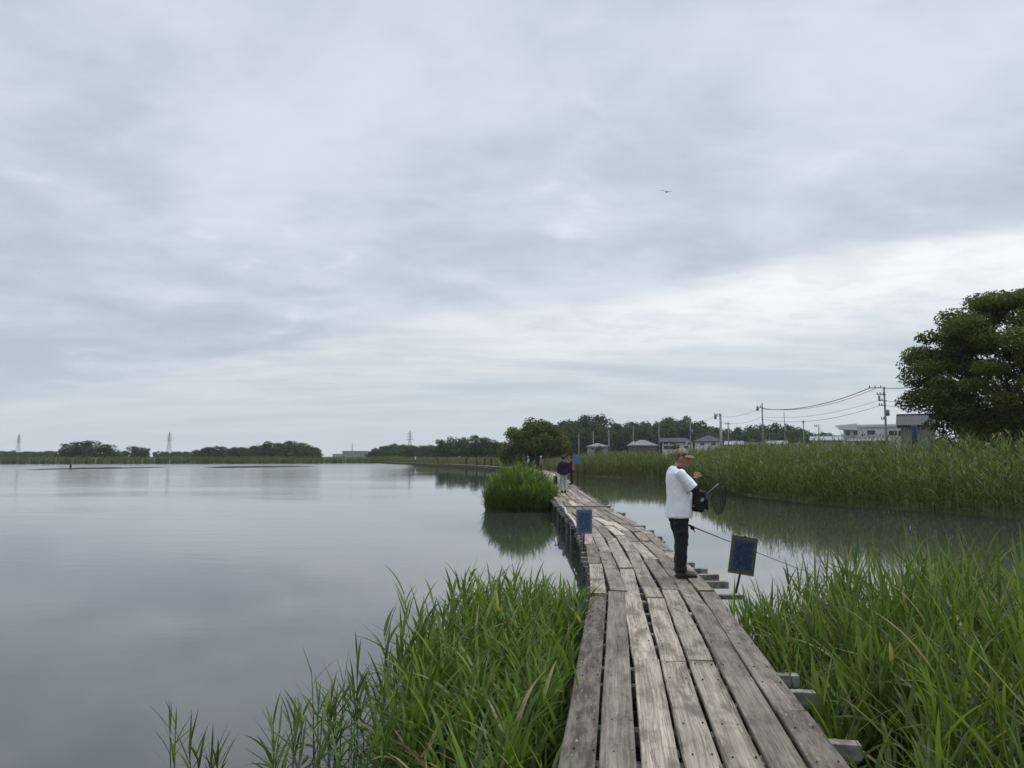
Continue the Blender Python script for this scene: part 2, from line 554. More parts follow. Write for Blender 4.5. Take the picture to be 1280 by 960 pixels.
def tufts(xy, H, rng, n=8, nseg=6, W=(0.014, 0.028), ca=G_MID, cb=G_LITE, z0=-0.05, el=(1.0, 1.5), curve=(0.5, 1.8), dry=0.03, spread=0.05):
    """long blades that start together at the water and arch outward"""
    parts = []
    N = len(xy)
    for j in range(n):
        b = np.column_stack([xy + rng.normal(0, spread, (N, 2)), np.full(N, z0)])
        L = H * rng.uniform(0.55, 1.15, N)
        az = rng.random(N) * 6.283
        v, q, k, _ = ribbons(b, az, rng.uniform(*el, N), rng.uniform(*curve, N), L, rng.uniform(*W, N), nseg, rng.normal(0, 0.5, N),
                             np.interp(np.linspace(0, 1, nseg + 1), [0, .25, .6, .85, 1], [.6, .9, 1, .6, .03]))
        c = tone(N, rng, ca, cb)
        dm = rng.random(N) < dry
        if dm.any():
            c[dm] = tone(int(dm.sum()), rng, TAN, (0.26, 0.22, 0.10))
        parts.append((v, q, np.repeat(c, k, 0)))
    return join_parts(parts)

def in_poly(x, y, poly):
    inside = np.zeros(len(x), bool)
    n = len(poly)
    for i in range(n):
        (x1, y1), (x2, y2) = poly[i], poly[(i + 1) % n]
        c = ((y1 > y) != (y2 > y))
        with np.errstate(divide='ignore', invalid='ignore'):
            xi = (x2 - x1) * (y - y1) / (y2 - y1 + 1e-12) + x1
        inside ^= c & (x < xi)
    return inside
def dist_poly(x, y, poly):
    d = np.full(len(x), 1e9)
    n = len(poly)
    for i in range(n):
        ax, ay = poly[i]
        bx, by = poly[(i + 1) % n]
        vx, vy = bx - ax, by - ay
        t = np.clip(((x - ax) * vx + (y - ay) * vy) / (vx * vx + vy * vy), 0, 1)
        d = np.minimum(d, np.hypot(x - ax - t * vx, y - ay - t * vy))
    return d
def scatter(poly, n, rng):
    xs = [p[0] for p in poly]; ys = [p[1] for p in poly]
    out = np.zeros((0, 2))
    while len(out) < n:
        p = np.column_stack([rng.uniform(min(xs), max(xs), n * 3), rng.uniform(min(ys), max(ys), n * 3)])
        out = np.concatenate([out, p[in_poly(p[:, 0], p[:, 1], poly)]])
    return out[:n]


# ------------------------------------------------------------------ setting: terrain and water
POND = [(-420, -80), (-420, 190), (-260, 222), (-153, 228), (-90, 240), (-50, 256), (-43, 259), (-30, 223), (-9.5, 168), (-0.3, 131),
        (3.6, 112), (6.2, 93), (7.6, 82), (11, 78), (15.6, 76), (15.4, 66), (13.9, 55), (12.4, 42), (13.9, 34), (17.6, 26.5),
        (21.5, 20), (27, 12), (31, 2), (33, -80)]
def shore(x, y):
    """signed distance to the waterline, positive on land"""
    d = dist_poly(x, y, POND)
    return np.where(in_poly(x, y, POND), -d, d)

def build_terrain():
    na, rad = 360, [0.0]
    r = 2.0
    while r < 7000:
        rad.append(r)
        r *= 1.045
    rad = np.array(rad[1:])
    ang = np.linspace(0, 2 * np.pi, na, endpoint=False)
    A, Rr = np.meshgrid(ang, rad)
    x, y = (Rr * np.cos(A)).ravel(), (Rr * np.sin(A)).ravel()
    s = shore(x, y)
    z = np.interp(s, [-6, -1.5, 0.0, 1.0, 30, 200, 6000], [-1.0, -0.7, -0.05, 0.14, 0.3, 0.5, 0.6])
    z += np.where(s > 2, 0.05 * np.sin(x * 0.31) * np.cos(y * 0.27), 0)
    verts = np.column_stack([x, y, z])
    nr = len(rad)
    i, k = np.meshgrid(np.arange(nr - 1), np.arange(na), indexing='ij')
    k2 = (k + 1) % na
    q = np.stack([i * na + k, (i + 1) * na + k, (i + 1) * na + k2, i * na + k2], -1).reshape(-1, 4)
    me = np_mesh('terrain', verts, q, None, M_GROUND, True)
    tag(link('terrain', me), kind='structure')
build_terrain()
wb = MB()
wb.add([(-900, -200, 0), (400, -200, 0), (400, 400, 0), (-900, 400, 0)], [(0, 1, 2, 3)])
tag(link('pond_water', wb.mesh('pond_water'), mat=M_WATER), kind='structure')


# ------------------------------------------------------------------ the boardwalk
edge_px = [(700, 1071, 960), (711, 1008, 881), (718, 964, 824), (731, 909, 746), (737, 868, 710), (735, 842, 690), (729, 812, 664), (703, 775, 641), (698, 762, 634)]
ctr = [(0.35, -0.6)]
for l, r_, v_ in edge_px:
    a, b = on_z(l, v_, DECK), on_z(r_, v_, DECK)
    ctr.append(((a.x + b.x) / 2, a.y))
ctr += [(2.42, 33.5), (3.0, 50), (3.75, 74), (2.9, 92), (0.2, 113), (-3.6, 131), (-12.8, 168), (-33, 222), (-42, 250)]
# resample as a smooth-ish polyline by arc length
pts = [Vector((x, y, 0)) for x, y in ctr]
PATH = []
for i in range(len(pts) - 1):
    n = max(2, int((pts[i + 1] - pts[i]).length / 0.5))
    for k in range(n):
        PATH.append(pts[i].lerp(pts[i + 1], k / n))
PATH.append(pts[-1])
for _ in range(3):
    PATH = [PATH[0]] + [(PATH[i - 1] + PATH[i] * 2 + PATH[i + 1]) / 4 for i in range(1, len(PATH) - 1)] + [PATH[-1]]
SL = [0.0]
for i in range(1, len(PATH)):
    SL.append(SL[-1] + (PATH[i] - PATH[i - 1]).length)
SLa, PXa, PYa = np.array(SL), np.array([p.x for p in PATH]), np.array([p.y for p in PATH])
S_END = SL[-1]
def path(s):
    return Vector((float(np.interp(s, SLa, PXa)), float(np.interp(s, SLa, PYa)), 0))
def frame(s):
    t = (path(min(s + 0.4, S_END)) - path(max(s - 0.4, 0))).normalized()
    return path(s), t, Vector((t.y, -t.x, 0))        # n points right
def s_of_y(y):
    return float(np.interp(y, PYa[:160], SLa[:160]))

BW = thing('boardwalk', 'weathered grey plank boardwalk winding across the pond on timber posts', 'boardwalk', (path(0).x, path(0).y, 0))
BWL = tuple(BW.location)

def plank_geo(mb_v, mb_f, uvs, attr, p0, p1, wd, th, z0, z1, rnd, tint, wear, nseg):
    t = (p1 - p0)
    L = t.length
    t = t.normalized()
    n = Vector((t.y, -t.x, 0))
    b = 0.006
    prof = [(-wd / 2 + b, -th), (-wd / 2, -th + b), (-wd / 2, -b), (-wd / 2 + b, 0), (wd / 2 - b, 0), (wd / 2, -b), (wd / 2, -th + b), (wd / 2 - b, -th)]
    o = len(mb_v)
    cup = rnd.uniform(-0.004, 0.004)
    sk0, sk1 = rnd.uniform(-0.012, 0.012), rnd.uniform(-0.012, 0.012)
    u0, v0 = rnd.uniform(0, 200), rnd.uniform(0, 200)
    bow = rnd.uniform(-0.008, 0.008)
    for i in range(nseg + 1):
        f = i / nseg
        zc = z0 + (z1 - z0) * f + rnd.uniform(-0.0015, 0.0015)
        sw = bow * math.sin(math.pi * f)
        jl, jr = rnd.uniform(-0.003, 0.003), rnd.uniform(-0.003, 0.003)
        for k, (a, z) in enumerate(prof):
            e = 0.0
            if i == 0: e = sk0 * a / wd * 2 + rnd.uniform(-0.004, 0.004)
            if i == nseg: e = sk1 * a / wd * 2 + rnd.uniform(-0.004, 0.004)
            aa = a + (jl if k < 4 else jr) + sw
            p = p0 + t * (L * f + e) + n * aa
            mb_v.append((p.x, p.y, zc + z + cup * (1 - (2 * a / wd) ** 2)))
            per = a if z > -th / 2 else a + 0.5
            uvs.append((u0 + L * f, v0 + per))
            attr.append((tint, wear))
    for i in range(nseg):
        for k in range(8):
            k2 = (k + 1) % 8
            mb_f.append((o + i * 8 + k, o + i * 8 + k2, o + (i + 1) * 8 + k2, o + (i + 1) * 8 + k))
    mb_f.append(tuple(o + k for k in reversed(range(8))))
    mb_f.append(tuple(o + nseg * 8 + k for k in range(8)))
def plank_mesh(name, V, Fc, UV, AT):
    me = bpy.data.meshes.new(name)
    me.from_pydata([(x - BWL[0], y - BWL[1], z - BWL[2]) for x, y, z in V], [], Fc)
    uvl = me.uv_layers.new(name='UVMap')
    vi = np.zeros(len(me.loops), dtype=np.int32)
    me.loops.foreach_get('vertex_index', vi)
    uvl.data.foreach_set('uv', np.array(UV, dtype=np.float32)[vi].ravel())
    for nm, c in (('tint', 0), ('wear', 1)):
        a = me.attributes.new(nm, 'FLOAT', 'POINT')
        a.data.foreach_set('value', np.array([x[c] for x in AT], dtype=np.float32))
    me.materials.append(M_PLANK)
    me.update()
    return me

PITCH_W = 0.2125
joint_px = {0: [745, 705], 1: [740, 690], 2: [824, 711, 672], 3: [826, 747, 690], 4: [824, 736, 700], 5: [844, 756, 728], 6: [881, 738, 712]}
rnd = random.Random(5)
planks = []
for c in range(7):
    off = (c - 3) * PITCH_W
    joints = [0.0]
    for v_ in joint_px[c]:
        joints.append(s_of_y(on_z(800, v_, DECK).y))
    while joints[-1] < S_END - 1:
        s = joints[-1]
        step = rnd.uniform(1.5, 2.9) if s < 30 else rnd.uniform(2.5, 4.0)
        joints.append(min(S_END, s + step))
    for i in range(len(joints) - 1):
        planks.append((c, off, joints[i], joints[i + 1]))
planks.sort(key=lambda p: p[2])
SV, SF, SU, SA = [], [], [], []
count = 0
for (c, off, s0, s1) in planks:
    near = s0 < 9
    jit = 0.004 if near else 0.028
    p0c, t0, n0 = frame(s0)
    p1c, t1, n1 = frame(s1)
    gap = 0.006 if near else -0.03
    p0 = p0c + n0 * (off + rnd.uniform(-jit, jit)) + t0 * gap / 2
    p1 = p1c + n1 * (off + rnd.uniform(-jit, jit)) - t1 * gap / 2
    wd = rnd.uniform(0.186, 0.198) if s0 < 30 else rnd.uniform(0.175, 0.20)
    z0 = DECK + rnd.uniform(-0.007, 0.004)
    z1 = DECK + rnd.uniform(-0.007, 0.004)
    if not near:
        z0 += rnd.choice((0, 0, 0.010, 0.020)); z1 += rnd.choice((0, 0, 0.0, 0.014))
    tint = rnd.uniform(0.68, 1.10) if s0 > 1 else rnd.uniform(0.80, 1.05)
    wear = {0: 0.95, 6: 0.85 if s0 < 4 else 0.6, 1: 0.45, 5: 0.3}.get(c, 0.08) * rnd.uniform(0.75, 1.1)
    if not near:
        wear = rnd.choice((0.05, 0.1, 0.2, 0.5))
        if rnd.random() < .10: tint, wear = 1.45, 0.0
    if c == 5: tint *= 0.85
    if c in (2, 3, 4): tint *= 1.12
    if count < 100:
        V, Fc, UV, AT = [], [], [], []
        plank_geo(V, Fc, UV, AT, p0, p1, wd, 0.036, z0, z1, rnd, tint, wear, 14)
        link('plank', plank_mesh('plank', V, Fc, UV, AT), BW)
        count += 1
    else:
        plank_geo(SV, SF, SU, SA, p0, p1, wd, 0.036, z0, z1, rnd, tint, wear, 3)
far_planks = link('far_planks', plank_mesh('far_planks', SV, SF, SU, SA), BW)
far_planks['kind'] = 'stuff'
# a batten laid across the planks where two spans meet
V, Fc, UV, AT = [], [], [], []
pc, tc, nc = frame(s_of_y(on_z(730, 634.5, DECK).y))
plank_geo(V, Fc, UV, AT, pc - nc * 0.95, pc + nc * 0.85, 0.10, 0.03, DECK + 0.06, DECK + 0.055, rnd, 0.8, 0.2, 6)
link('cross_batten', plank_mesh('cross_batten', V, Fc, UV, AT), BW)

# crossbeams, posts and nails
beam_mb, post_mb, nail_mb = MB(), MB(), MB()
nb = npost = 0
s = 1.1
k = 0
rb = random.Random(21)
special_right = [on_z(996, 838, 0.5).y, on_z(1012, 857, 0.5).y, on_z(1062, 915, 0.5).y]
ss = []
for y in special_right:
    ss.append((s_of_y(y), 0.16 + 0.04 * rb.random(), 0.0))
while s < S_END - 1:
    if all(abs(s - q[0]) > 0.2 for q in ss[:3]):
        ext = rb.uniform(-0.04, 0.0) if s < s_of_y(9.6) else rb.choice((0.02, 0.06, 0.12, 0.2, 0.3)) * rb.uniform(0.7, 1.1)
        ss.append((s, ext, 0.0 if s < 8 else rb.uniform(0.0, 0.12)))
    s += (rb.uniform(0.42, 0.68) if s < 30 else (0.9 if s < 70 else 1.7))
ss.sort()
for i, (s, er, el_) in enumerate(ss):
    p, t, n = frame(s)
    p = p + t * 0
    skew = rb.uniform(-0.05, 0.05)
    z = 0.505 - 0.045 - rb.uniform(0, 0.012)
    a = p - n * (0.745 + el_) + t * skew
    b = p + n * (0.745 + er) - t * skew
    a.z = b.z = z
    mb = MB() if nb < 100 else beam_mb
    mb.beam(a, b, rb.uniform(0.075, 0.10), 0.09, 0.006 if nb < 100 else 0)
    if nb < 100:
        link('crossbeam', mb.mesh('crossbeam', BWL), BW, mat=M_TIMBER)
        nb += 1
    if s < 16:
        for c in range(7):
            for sg in (-1, 1):
                q = p + n * ((c - 3) * PITCH_W + sg * rb.uniform(.045, .065)) + t * rb.uniform(-.02, .02)
                nail_mb.tube([(q.x, q.y, DECK - .018), (q.x, q.y, DECK + rb.uniform(.000, .004))], rb.uniform(.0045, .0065), 7)
    if i % 4 == 1 or s > 60:
        for sgn in (-1, 1):
            q = p + n * (sgn * rb.uniform(0.69, 0.76)) + t * 0.10
            mb = MB() if npost < 100 else post_mb
            top = 0.50 - rb.uniform(0, 0.02)
            lx, ly = rb.uniform(-.03, .03), rb.uniform(-.03, .03)
            mb.beam((q.x + lx, q.y + ly, -0.95), (q.x, q.y, top), 0.07, 0.07, 0.008 if npost < 100 else 0)
            if npost < 100:
                link('post', mb.mesh('post', BWL), BW, mat=M_POST)
                npost += 1
        if s < 45:
            mb = MB()
            zl = rb.uniform(0.16, 0.30)
            a2, b2 = p - n * 0.80 + t * 0.16, p + n * 0.80 + t * 0.16
            mb.beam((a2.x, a2.y, zl), (b2.x, b2.y, zl + rb.uniform(-.03, .03)), 0.05, 0.09, 0.005)
            link('tie_beam', mb.mesh('tie_beam', BWL), BW, mat=M_POST)
link('nails', nail_mb.mesh('nails', BWL), BW, mat=surf('rusty_nail', (.05, .026, .016), (.03, .02, .016), 40, .7))['kind'] = 'stuff'
link('far_crossbeams', beam_mb.mesh('far_crossbeams', BWL), BW, mat=M_TIMBER)['kind'] = 'stuff'
link('far_posts', post_mb.mesh('far_posts', BWL), BW, mat=M_POST)['kind'] = 'stuff'


# ------------------------------------------------------------------ signs by the boardwalk
M_SIGN_EDGE = surf('sign_board_olive', (0.105, 0.100, 0.075), (0.060, 0.060, 0.045), 22, 0.7, 0.3, 0.1)
M_SIGN_GREY = surf('sign_board_grey', (0.14, 0.165, 0.20), (0.09, 0.11, 0.14), 22, 0.7, 0.3, 0.1)
def sign_face(name, base, edge, pale, hx, hz):
    """worn poster: blue field whose rim has weathered back to the board colour, with pale illegible streaks"""
    m, t = new_mat(name)
    oc = t.node('ShaderNodeTexCoord').outputs['Object']
    x, y, z = t.sep(oc)
    n = t.noise(oc, 16, 6, 0.7)
    streak = t.noise(t.comb(t.math('MULTIPLY', x, 22), 0.0, t.math('MULTIPLY', z, 34)), 1.0, 5, 0.6)
    c = t.mix(t.smooth(n, 0.38, 0.7), base, tuple(q * 0.55 for q in base))
    c = t.mix(t.math('MULTIPLY', t.smooth(streak, 0.54, 0.66), pale), c, (0.16, 0.24, 0.34))
    d = t.math('MAXIMUM', t.math('DIVIDE', t.math('ABSOLUTE', x), hx), t.math('DIVIDE', t.math('ABSOLUTE', z), hz))
    d = t.math('ADD', d, t.math('MULTIPLY', t.math('SUBTRACT', t.noise(oc, 30, 5, 0.7), 0.5), 0.55))
    c = t.mix(t.smooth(d, 0.72, 1.0), c, edge)
    finish(t, principled(t, c, 0.6, 0.3))
    return m
M_BLUE1 = sign_face('faded_blue_dark', (0.016, 0.042, 0.085), (0.075, 0.075, 0.058), 0.2, 0.125, 0.19)
M_BLUE2 = sign_face('faded_blue', (0.032, 0.075, 0.16), (0.10, 0.125, 0.16), 0.6, 0.115, 0.18)
M_BLUE3 = surf('bright_blue_paint', (0.05, 0.20, 0.36), (0.04, 0.15, 0.28), 10, 0.5)
M_POLE = surf('sign_pole_steel', (0.035, 0.05, 0.085), (0.06, 0.06, 0.065), 18, 0.5, 0.4)
def sign(label, base, board_c, wd, ht, tilt, yaw, m_board, m_face, beam=None, marks=True, pad=0.06):
    t = thing('sign_board', label, 'sign', base)
    bx = Vector(board_c) - Vector(base)
    rot = Matrix.Rotation(yaw, 3, 'Z') @ Matrix.Rotation(tilt, 3, 'Y')
    pm = MB()
    up = rot @ Vector((0, 0, 1))
    pm.tube([(0, 0, 0), tuple(bx - up * (ht / 2 - 0.03) + rot @ Vector((0, 0.02, 0))), tuple(bx + up * ht * 0.45 + rot @ Vector((0, 0.02, 0)))], 0.014, 10)
    link('pole', pm.mesh('pole'), t, mat=M_POLE, smooth=True)
    b = MB().box((0, 0, 0), (wd, 0.016, ht), None, 0.003)
    bo = link('board', b.mesh('board'), t, loc=bx, mat=m_board)
    bo.rotation_euler = rot.to_euler()
    f = MB().box((0, -0.0095, 0.01), (wd - pad * 2, 0.004, ht - pad * 2.2), None, 0.001)
    fo = link('painted_panel', f.mesh('painted_panel'), bo, mat=m_face)
    c = MB().box((0, 0, ht / 2 + 0.006), (0.03, 0.03, 0.012), None, 0.002)
    link('clip', c.mesh('clip'), bo, mat=m_board)
    return t
b1 = on_z(919.5, 742, 0.53)
c1 = at_y(928.6, 694.3, b1.y)
sign('olive edged sign with dark blue panel, leaning right beside the standing angler', b1, c1, 0.300, 0.445, R(8.5), R(-6), M_SIGN_EDGE, M_BLUE1, pad=0.03)
ob = MB().beam((b1.x - 0.25, b1.y + 0.02, 0.49), (b1.x + 0.10, b1.y, 0.49), 0.07, 0.05, 0.004)
tag(link('timber_offcut', ob.mesh('timber_offcut', (b1.x, b1.y, 0.49)), loc=(b1.x, b1.y, 0.49), mat=M_POST),
    'dark timber stub jutting from the boardwalk under the olive edged sign', 'timber')
b2 = on_z(729.5, 689, 0.51)
c2 = at_y(730.3, 652, b2.y)
sign('upright grey edged sign with faded blue panel on left edge of boardwalk', b2, c2, 0.275, 0.415, R(0.5), R(4), M_SIGN_GREY, M_BLUE2, pad=0.028)
b3 = on_z(722, 606, DECK)
c3 = at_y(721.5, 575, b3.y)
sign('small bright blue sign beside the walker in the pink vest', b3, c3, 0.36, 0.42, 0, 0, M_BLUE3, M_BLUE3, pad=0.03)

# pale rope along the left edge
M_ROPE = surf('pale_rope', (0.52, 0.50, 0.46), (0.38, 0.36, 0.33), 30, 0.8)
rp = []
for (u, v_) in ((701, 631), (706, 635), (708, 640), (712, 645), (717, 651), (721, 657), (724, 663)):
    q = on_z(u, v_, DECK + 0.05)
    rp.append((q.x, q.y, DECK + 0.035 + 0.02 * math.sin(u)))
rm = MB().tube(rp, 0.028, 8)
tag(link('rope', rm.mesh('rope', rp[0]), loc=rp[0], mat=M_ROPE, smooth=True), 'pale thick rope curving along the left edge of the planks behind the grey edged sign', 'rope')


# ------------------------------------------------------------------ people
def bake(mb, name, voxel, smooth=4, loc=(0, 0, 0)):
    """weld closed pieces into ONE continuous skin"""
    me = mb.mesh('tmp')
    o = bpy.data.objects.new('tmp', me)
    COL.objects.link(o)
    m = o.modifiers.new('r', 'REMESH')
    m.mode = 'VOXEL'
    m.voxel_size = voxel
    s_ = o.modifiers.new('s', 'SMOOTH')
    s_.iterations = smooth
    s_.factor = 0.5
    dg = bpy.context.evaluated_depsgraph_get()
    out = bpy.data.meshes.new_from_object(o.evaluated_get(dg))
    out.name = name
    bpy.data.objects.remove(o)
    out.polygons.foreach_set('use_smooth', [True] * len(out.polygons))
    return out
def wrinkle(me, amp, scale, stretch=(1, 1, 1)):
    for v in me.vertices:
        p = Vector((v.co.x * stretch[0], v.co.y * stretch[1], v.co.z * stretch[2])) * scale
        v.co += v.normal * (mnoise.fractal(p, 0.8, 2.0, 3) * amp)
    me.update()

M_SKIN = surf('skin', (0.36, 0.19, 0.125), (0.30, 0.15, 0.10), 20, 0.5, 0.35)
M_SHIRT = surf('white_cotton', (0.78, 0.79, 0.82), (0.70, 0.71, 0.75), 5, 0.85, 0.2)
M_BLACK = surf('black_cloth', (0.012, 0.012, 0.015), (0.02, 0.02, 0.024), 12, 0.8, 0.25)
M_NAVY = surf('navy_cloth', (0.014, 0.016, 0.034), (0.022, 0.024, 0.045), 8, 0.8, 0.25)
M_GREY = surf('light_grey_cloth', (0.42, 0.43, 0.44), (0.30, 0.31, 0.33), 8, 0.85, 0.2)
M_PINK = surf('pink_cloth', (0.55, 0.07, 0.13), (0.42, 0.05, 0.10), 8, 0.8, 0.25)
M_HAIR_G = surf('short_greying_hair', (0.20, 0.13, 0.095), (0.12, 0.085, 0.07), 60, 0.7)
M_HAIR = surf('black_hair', (0.012, 0.011, 0.010), (0.02, 0.018, 0.016), 40, 0.5)
M_SHOE = surf('taupe_shoe', (0.075, 0.066, 0.060), (0.045, 0.04, 0.037), 20, 0.8)
M_SOLE = surf('dark_sole', (0.03, 0.028, 0.027), None, 20, 0.8)
M_EYE = surf('dark_eye', (0.02, 0.014, 0.012), None, 20, 0.3)
M_WHITE = surf('white_cloth', (0.72, 0.72, 0.72), (0.6, 0.6, 0.6), 8, 0.85, 0.2)
M_LBLUE = surf('pale_blue_cloth', (0.30, 0.45, 0.58), (0.25, 0.38, 0.5), 8, 0.85, 0.2)
def camo():
    m, t = new_mat('camouflage_cloth')
    oc = t.node('ShaderNodeTexCoord').outputs['Object']
    n1, n2 = t.noise(oc, 26, 3, 0.5), t.noise(oc, 34, 3, 0.5, 1.0)
    c = t.mix(t.smooth(n1, 0.48, 0.54), (0.30, 0.245, 0.165), (0.12, 0.11, 0.065))
    c = t.mix(t.smooth(n2, 0.56, 0.60), c, (0.09, 0.055, 0.035))
    finish(t, principled(t, c, 0.85, 0.15))
camo()

def hand(mb, wrist, direc, palm_n, curl=1.0, s=1.0, thumb_side=1):
    """palm plus four unequal curled fingers and a thumb leaving the side of the palm"""
    d = Vector(direc).normalized()
    nrm = Vector(palm_n)
    nrm = (nrm - d * nrm.dot(d)).normalized()
    sd_ = d.cross(nrm)
    w0 = Vector(wrist)
    mb.tube([w0 - d * 0.02, w0 + d * 0.03 * s, w0 + d * 0.085 * s], [(0.026 * s, 0.018 * s), (0.036 * s, 0.016 * s), (0.041 * s, 0.015 * s)], 10, side=sd_)
    for i, (o, ln) in enumerate(((-0.030, 0.062), (-0.010, 0.075), (0.011, 0.080), (0.031, 0.070))):
        p = w0 + d * 0.075 * s + sd_ * (o * s * -thumb_side)
        ang = 0.25 * curl
        P = [p - d * 0.02]
        P.append(p)
        for j in range(3):
            ang += 0.75 * curl
            dd = d * math.cos(ang) + nrm * math.sin(ang)
            p = p + dd * (ln * s * (0.42, 0.33, 0.25)[j])
            P.append(p)
        mb.tube(P, [0.0095 * s, 0.0095 * s, 0.009 * s, 0.0085 * s, 0.0065 * s], 8)
    p = w0 + d * 0.025 * s + sd_ * (0.026 * s * thumb_side)
    d1 = (d * 0.6 + sd_ * 0.7 * thumb_side + nrm * 0.35).normalized()
    d2 = (d * 0.8 + sd_ * 0.05 * thumb_side + nrm * 0.6).normalized()
    mb.tube([p - d1 * 0.015, p + d1 * 0.035 * s, p + d1 * 0.035 * s + d2 * 0.034 * s], [0.013 * s, 0.0115 * s, 0.008 * s], 8)

# --- the angler (local: faces +X, right side towards the camera, origin between the feet)
feet = on_z(851, 722, DECK)
foot_root = (feet.x, feet.y, DECK + 0.006)
ANG = thing('person', 'man in camouflage cap, white shirt and black trousers standing on the boardwalk', 'person', foot_root)
YAW = R(4)
ANG.rotation_euler = (0, 0, YAW)
bm_ = MB()
# head, face
bm_.ball((0.035, 0, 1.562), (0.098, 0.077, 0.108), 20, 14)
bm_.ball((0.062, 0, 1.515), (0.070, 0.062, 0.075), 16, 10)
bm_.tube([(0.125, 0, 1.568), (0.147, 0, 1.535), (0.150, 0, 1.522), (0.125, 0, 1.515)], [0.012, 0.016, 0.018, 0.014], 8)
bm_.tube([(0.108, -0.05, 1.583), (0.130, -0.02, 1.588), (0.130, 0.02, 1.588), (0.108, 0.05, 1.583)], 0.012, 8)
bm_.ball((0.118, 0, 1.492), (0.020, 0.028, 0.008), 10, 6)
bm_.ball((0.115, 0, 1.480), (0.019, 0.025, 0.008), 10, 6)
bm_.ball((0.110, 0, 1.452), (0.022, 0.026, 0.020), 10, 6)
for sg in (-1, 1):
    bm_.ball((0.022, sg * 0.080, 1.548), (0.024, 0.012, 0.034), 10, 8, Matrix.Rotation(0.2, 3, 'Y'))
    bm_.ball((0.085, sg * 0.043, 1.525), (0.030, 0.022, 0.025), 10, 8)
bm_.tube([(-0.035, 0, 1.36), (-0.012, 0, 1.43), (0.018, 0, 1.50)], [(0.066, 0.070), (0.056, 0.057), (0.056, 0.055)], 14, side=(1, 0, 0))
# trunk and legs kept inside the clothes
bm_.tube([(-.01, 0, .86), (0, 0, 1.0), (-.01, 0, 1.2), (-.03, 0, 1.35), (-.035, 0, 1.40)], [(.11, .14), (.115, .14), (.105, .15), (.085, .14), (.05, .08)], 16, side=(1, 0, 0))
LEGS = ((-0.085, 0.0, 0.0), (0.085, 0.03, 0.035))
for (y, fx, kx) in LEGS:
    bm_.tube([(-.01, y, .90), (0.0 + kx * .3, y, .70), (0.005 + kx, y, .48), (-0.01 + fx, y, .30), (-.02 + fx, y, .06)], [.078, .07, .052, .05, .036], 12)
    bm_.tube([(-.045 + fx, y, .045), (.04 + fx, y, .04), (.13 + fx, y * 1.1, .03)], [(.034, .034), (.036, .03), (.03, .02)], 10)
# right arm, raised in front; left arm bent at the belly
RS, RE, RW = Vector((-.03, -.185, 1.345)), Vector((.125, -.225, 1.150)), Vector((.190, -.110, 1.285))
LS, LE, LW = Vector((-.03, .185, 1.345)), Vector((-.01, .235, 1.08)), Vector((.17, .13, 1.045))
for (a, e, wv) in ((RS, RE, RW), (LS, LE, LW)):
    bm_.tube([a, a.lerp(e, .5), e, e.lerp(wv, .35), wv], [.046, .042, .036, .037, .025], 12)
hand(bm_, RW, (.35, .12, .93), (.55, .75, -.25), 1.15, 1.0, -1)
hand(bm_, LW, (1, -.35, -.05), (-.2, -.6, -.7), 1.1, 1.0, 1)
skin = bake(bm_, 'body', 0.0062, 3)
link('body', skin, ANG, mat=M_SKIN)
# eyes
for sg in (-1, 1):
    e = MB().ball((0.118, sg * 0.033, 1.560), (0.011, 0.012, 0.008), 10, 8)
    link('eye', e.mesh('eye'), ANG, mat=M_EYE, smooth=True)
# hair round the back and sides below the cap
hb = MB()
hb.tube([(-.040, 0, 1.515), (-.028, 0, 1.545), (.0, 0, 1.60)], [(.024, .050), (.042, .068), (.085, .078)], 16, side=(1, 0, 0))
link('hair', bake(hb, 'hair', 0.008, 2), ANG, mat=M_HAIR_G)
# cap
cb_ = MB()
n = 20
rings = []
for j in range(8):
    a = j / 7 * math.pi / 2
    rings.append([(0.034 + 0.112 * math.cos(a) * math.cos(2 * math.pi * k / n), 0.092 * math.cos(a) * math.sin(2 * math.pi * k / n), 1.590 + 0.094 * math.sin(a) ** 0.85) for k in range(n)])
vs = [p for r in rings[:-1] for p in r] + [(0.034, 0, 1.690)]
fs = [(j * n + k, j * n + (k + 1) % n, (j + 1) * n + (k + 1) % n, (j + 1) * n + k) for j in range(6) for k in range(n)]
fs += [(6 * n + k, 6 * n + (k + 1) % n, len(vs) - 1) for k in range(n)]
fs.append(tuple(reversed(range(n))))
cb_.add(vs, fs)
cb_.ball((0.034, 0, 1.688), (.010, .010, .006), 8, 5)
cap = link('cap', cb_.mesh('cap'), ANG, mat=MATS['camouflage_cloth'], smooth=True)
br = MB()
top, bot = [], []
m_ = 12
for k in range(m_ + 1):
    a = -math.pi / 2 + math.pi * k / m_
    xi, yi = 0.034 + 0.105 * math.cos(a), 0.088 * math.sin(a)
    xo, yo = 0.060 + 0.165 * math.cos(a) ** 0.8 if math.cos(a) > 1e-6 else 0.06, 0.090 * math.sin(a)
    zo = 1.585 - 0.022 * (yo / 0.09) ** 2 - 0.02 * max(0, math.cos(a))
    top += [(xi, yi, 1.597), (xo, yo, zo)]
    bot += [(xi, yi, 1.590), (xo, yo, zo - 0.006)]
vs = top + bot
o2 = len(top)
fs = []
for k in range(m_):
    i = 2 * k
    fs += [(i, i + 1, i + 3, i + 2), (o2 + i, o2 + i + 2, o2 + i + 3, o2 + i + 1), (i + 1, o2 + i + 1, o2 + i + 3, i + 3), (i, i + 2, o2 + i + 2, o2 + i)]
br.add(vs, fs)
link('brim', br.mesh('brim'), cap, mat=MATS['camouflage_cloth'], smooth=True)
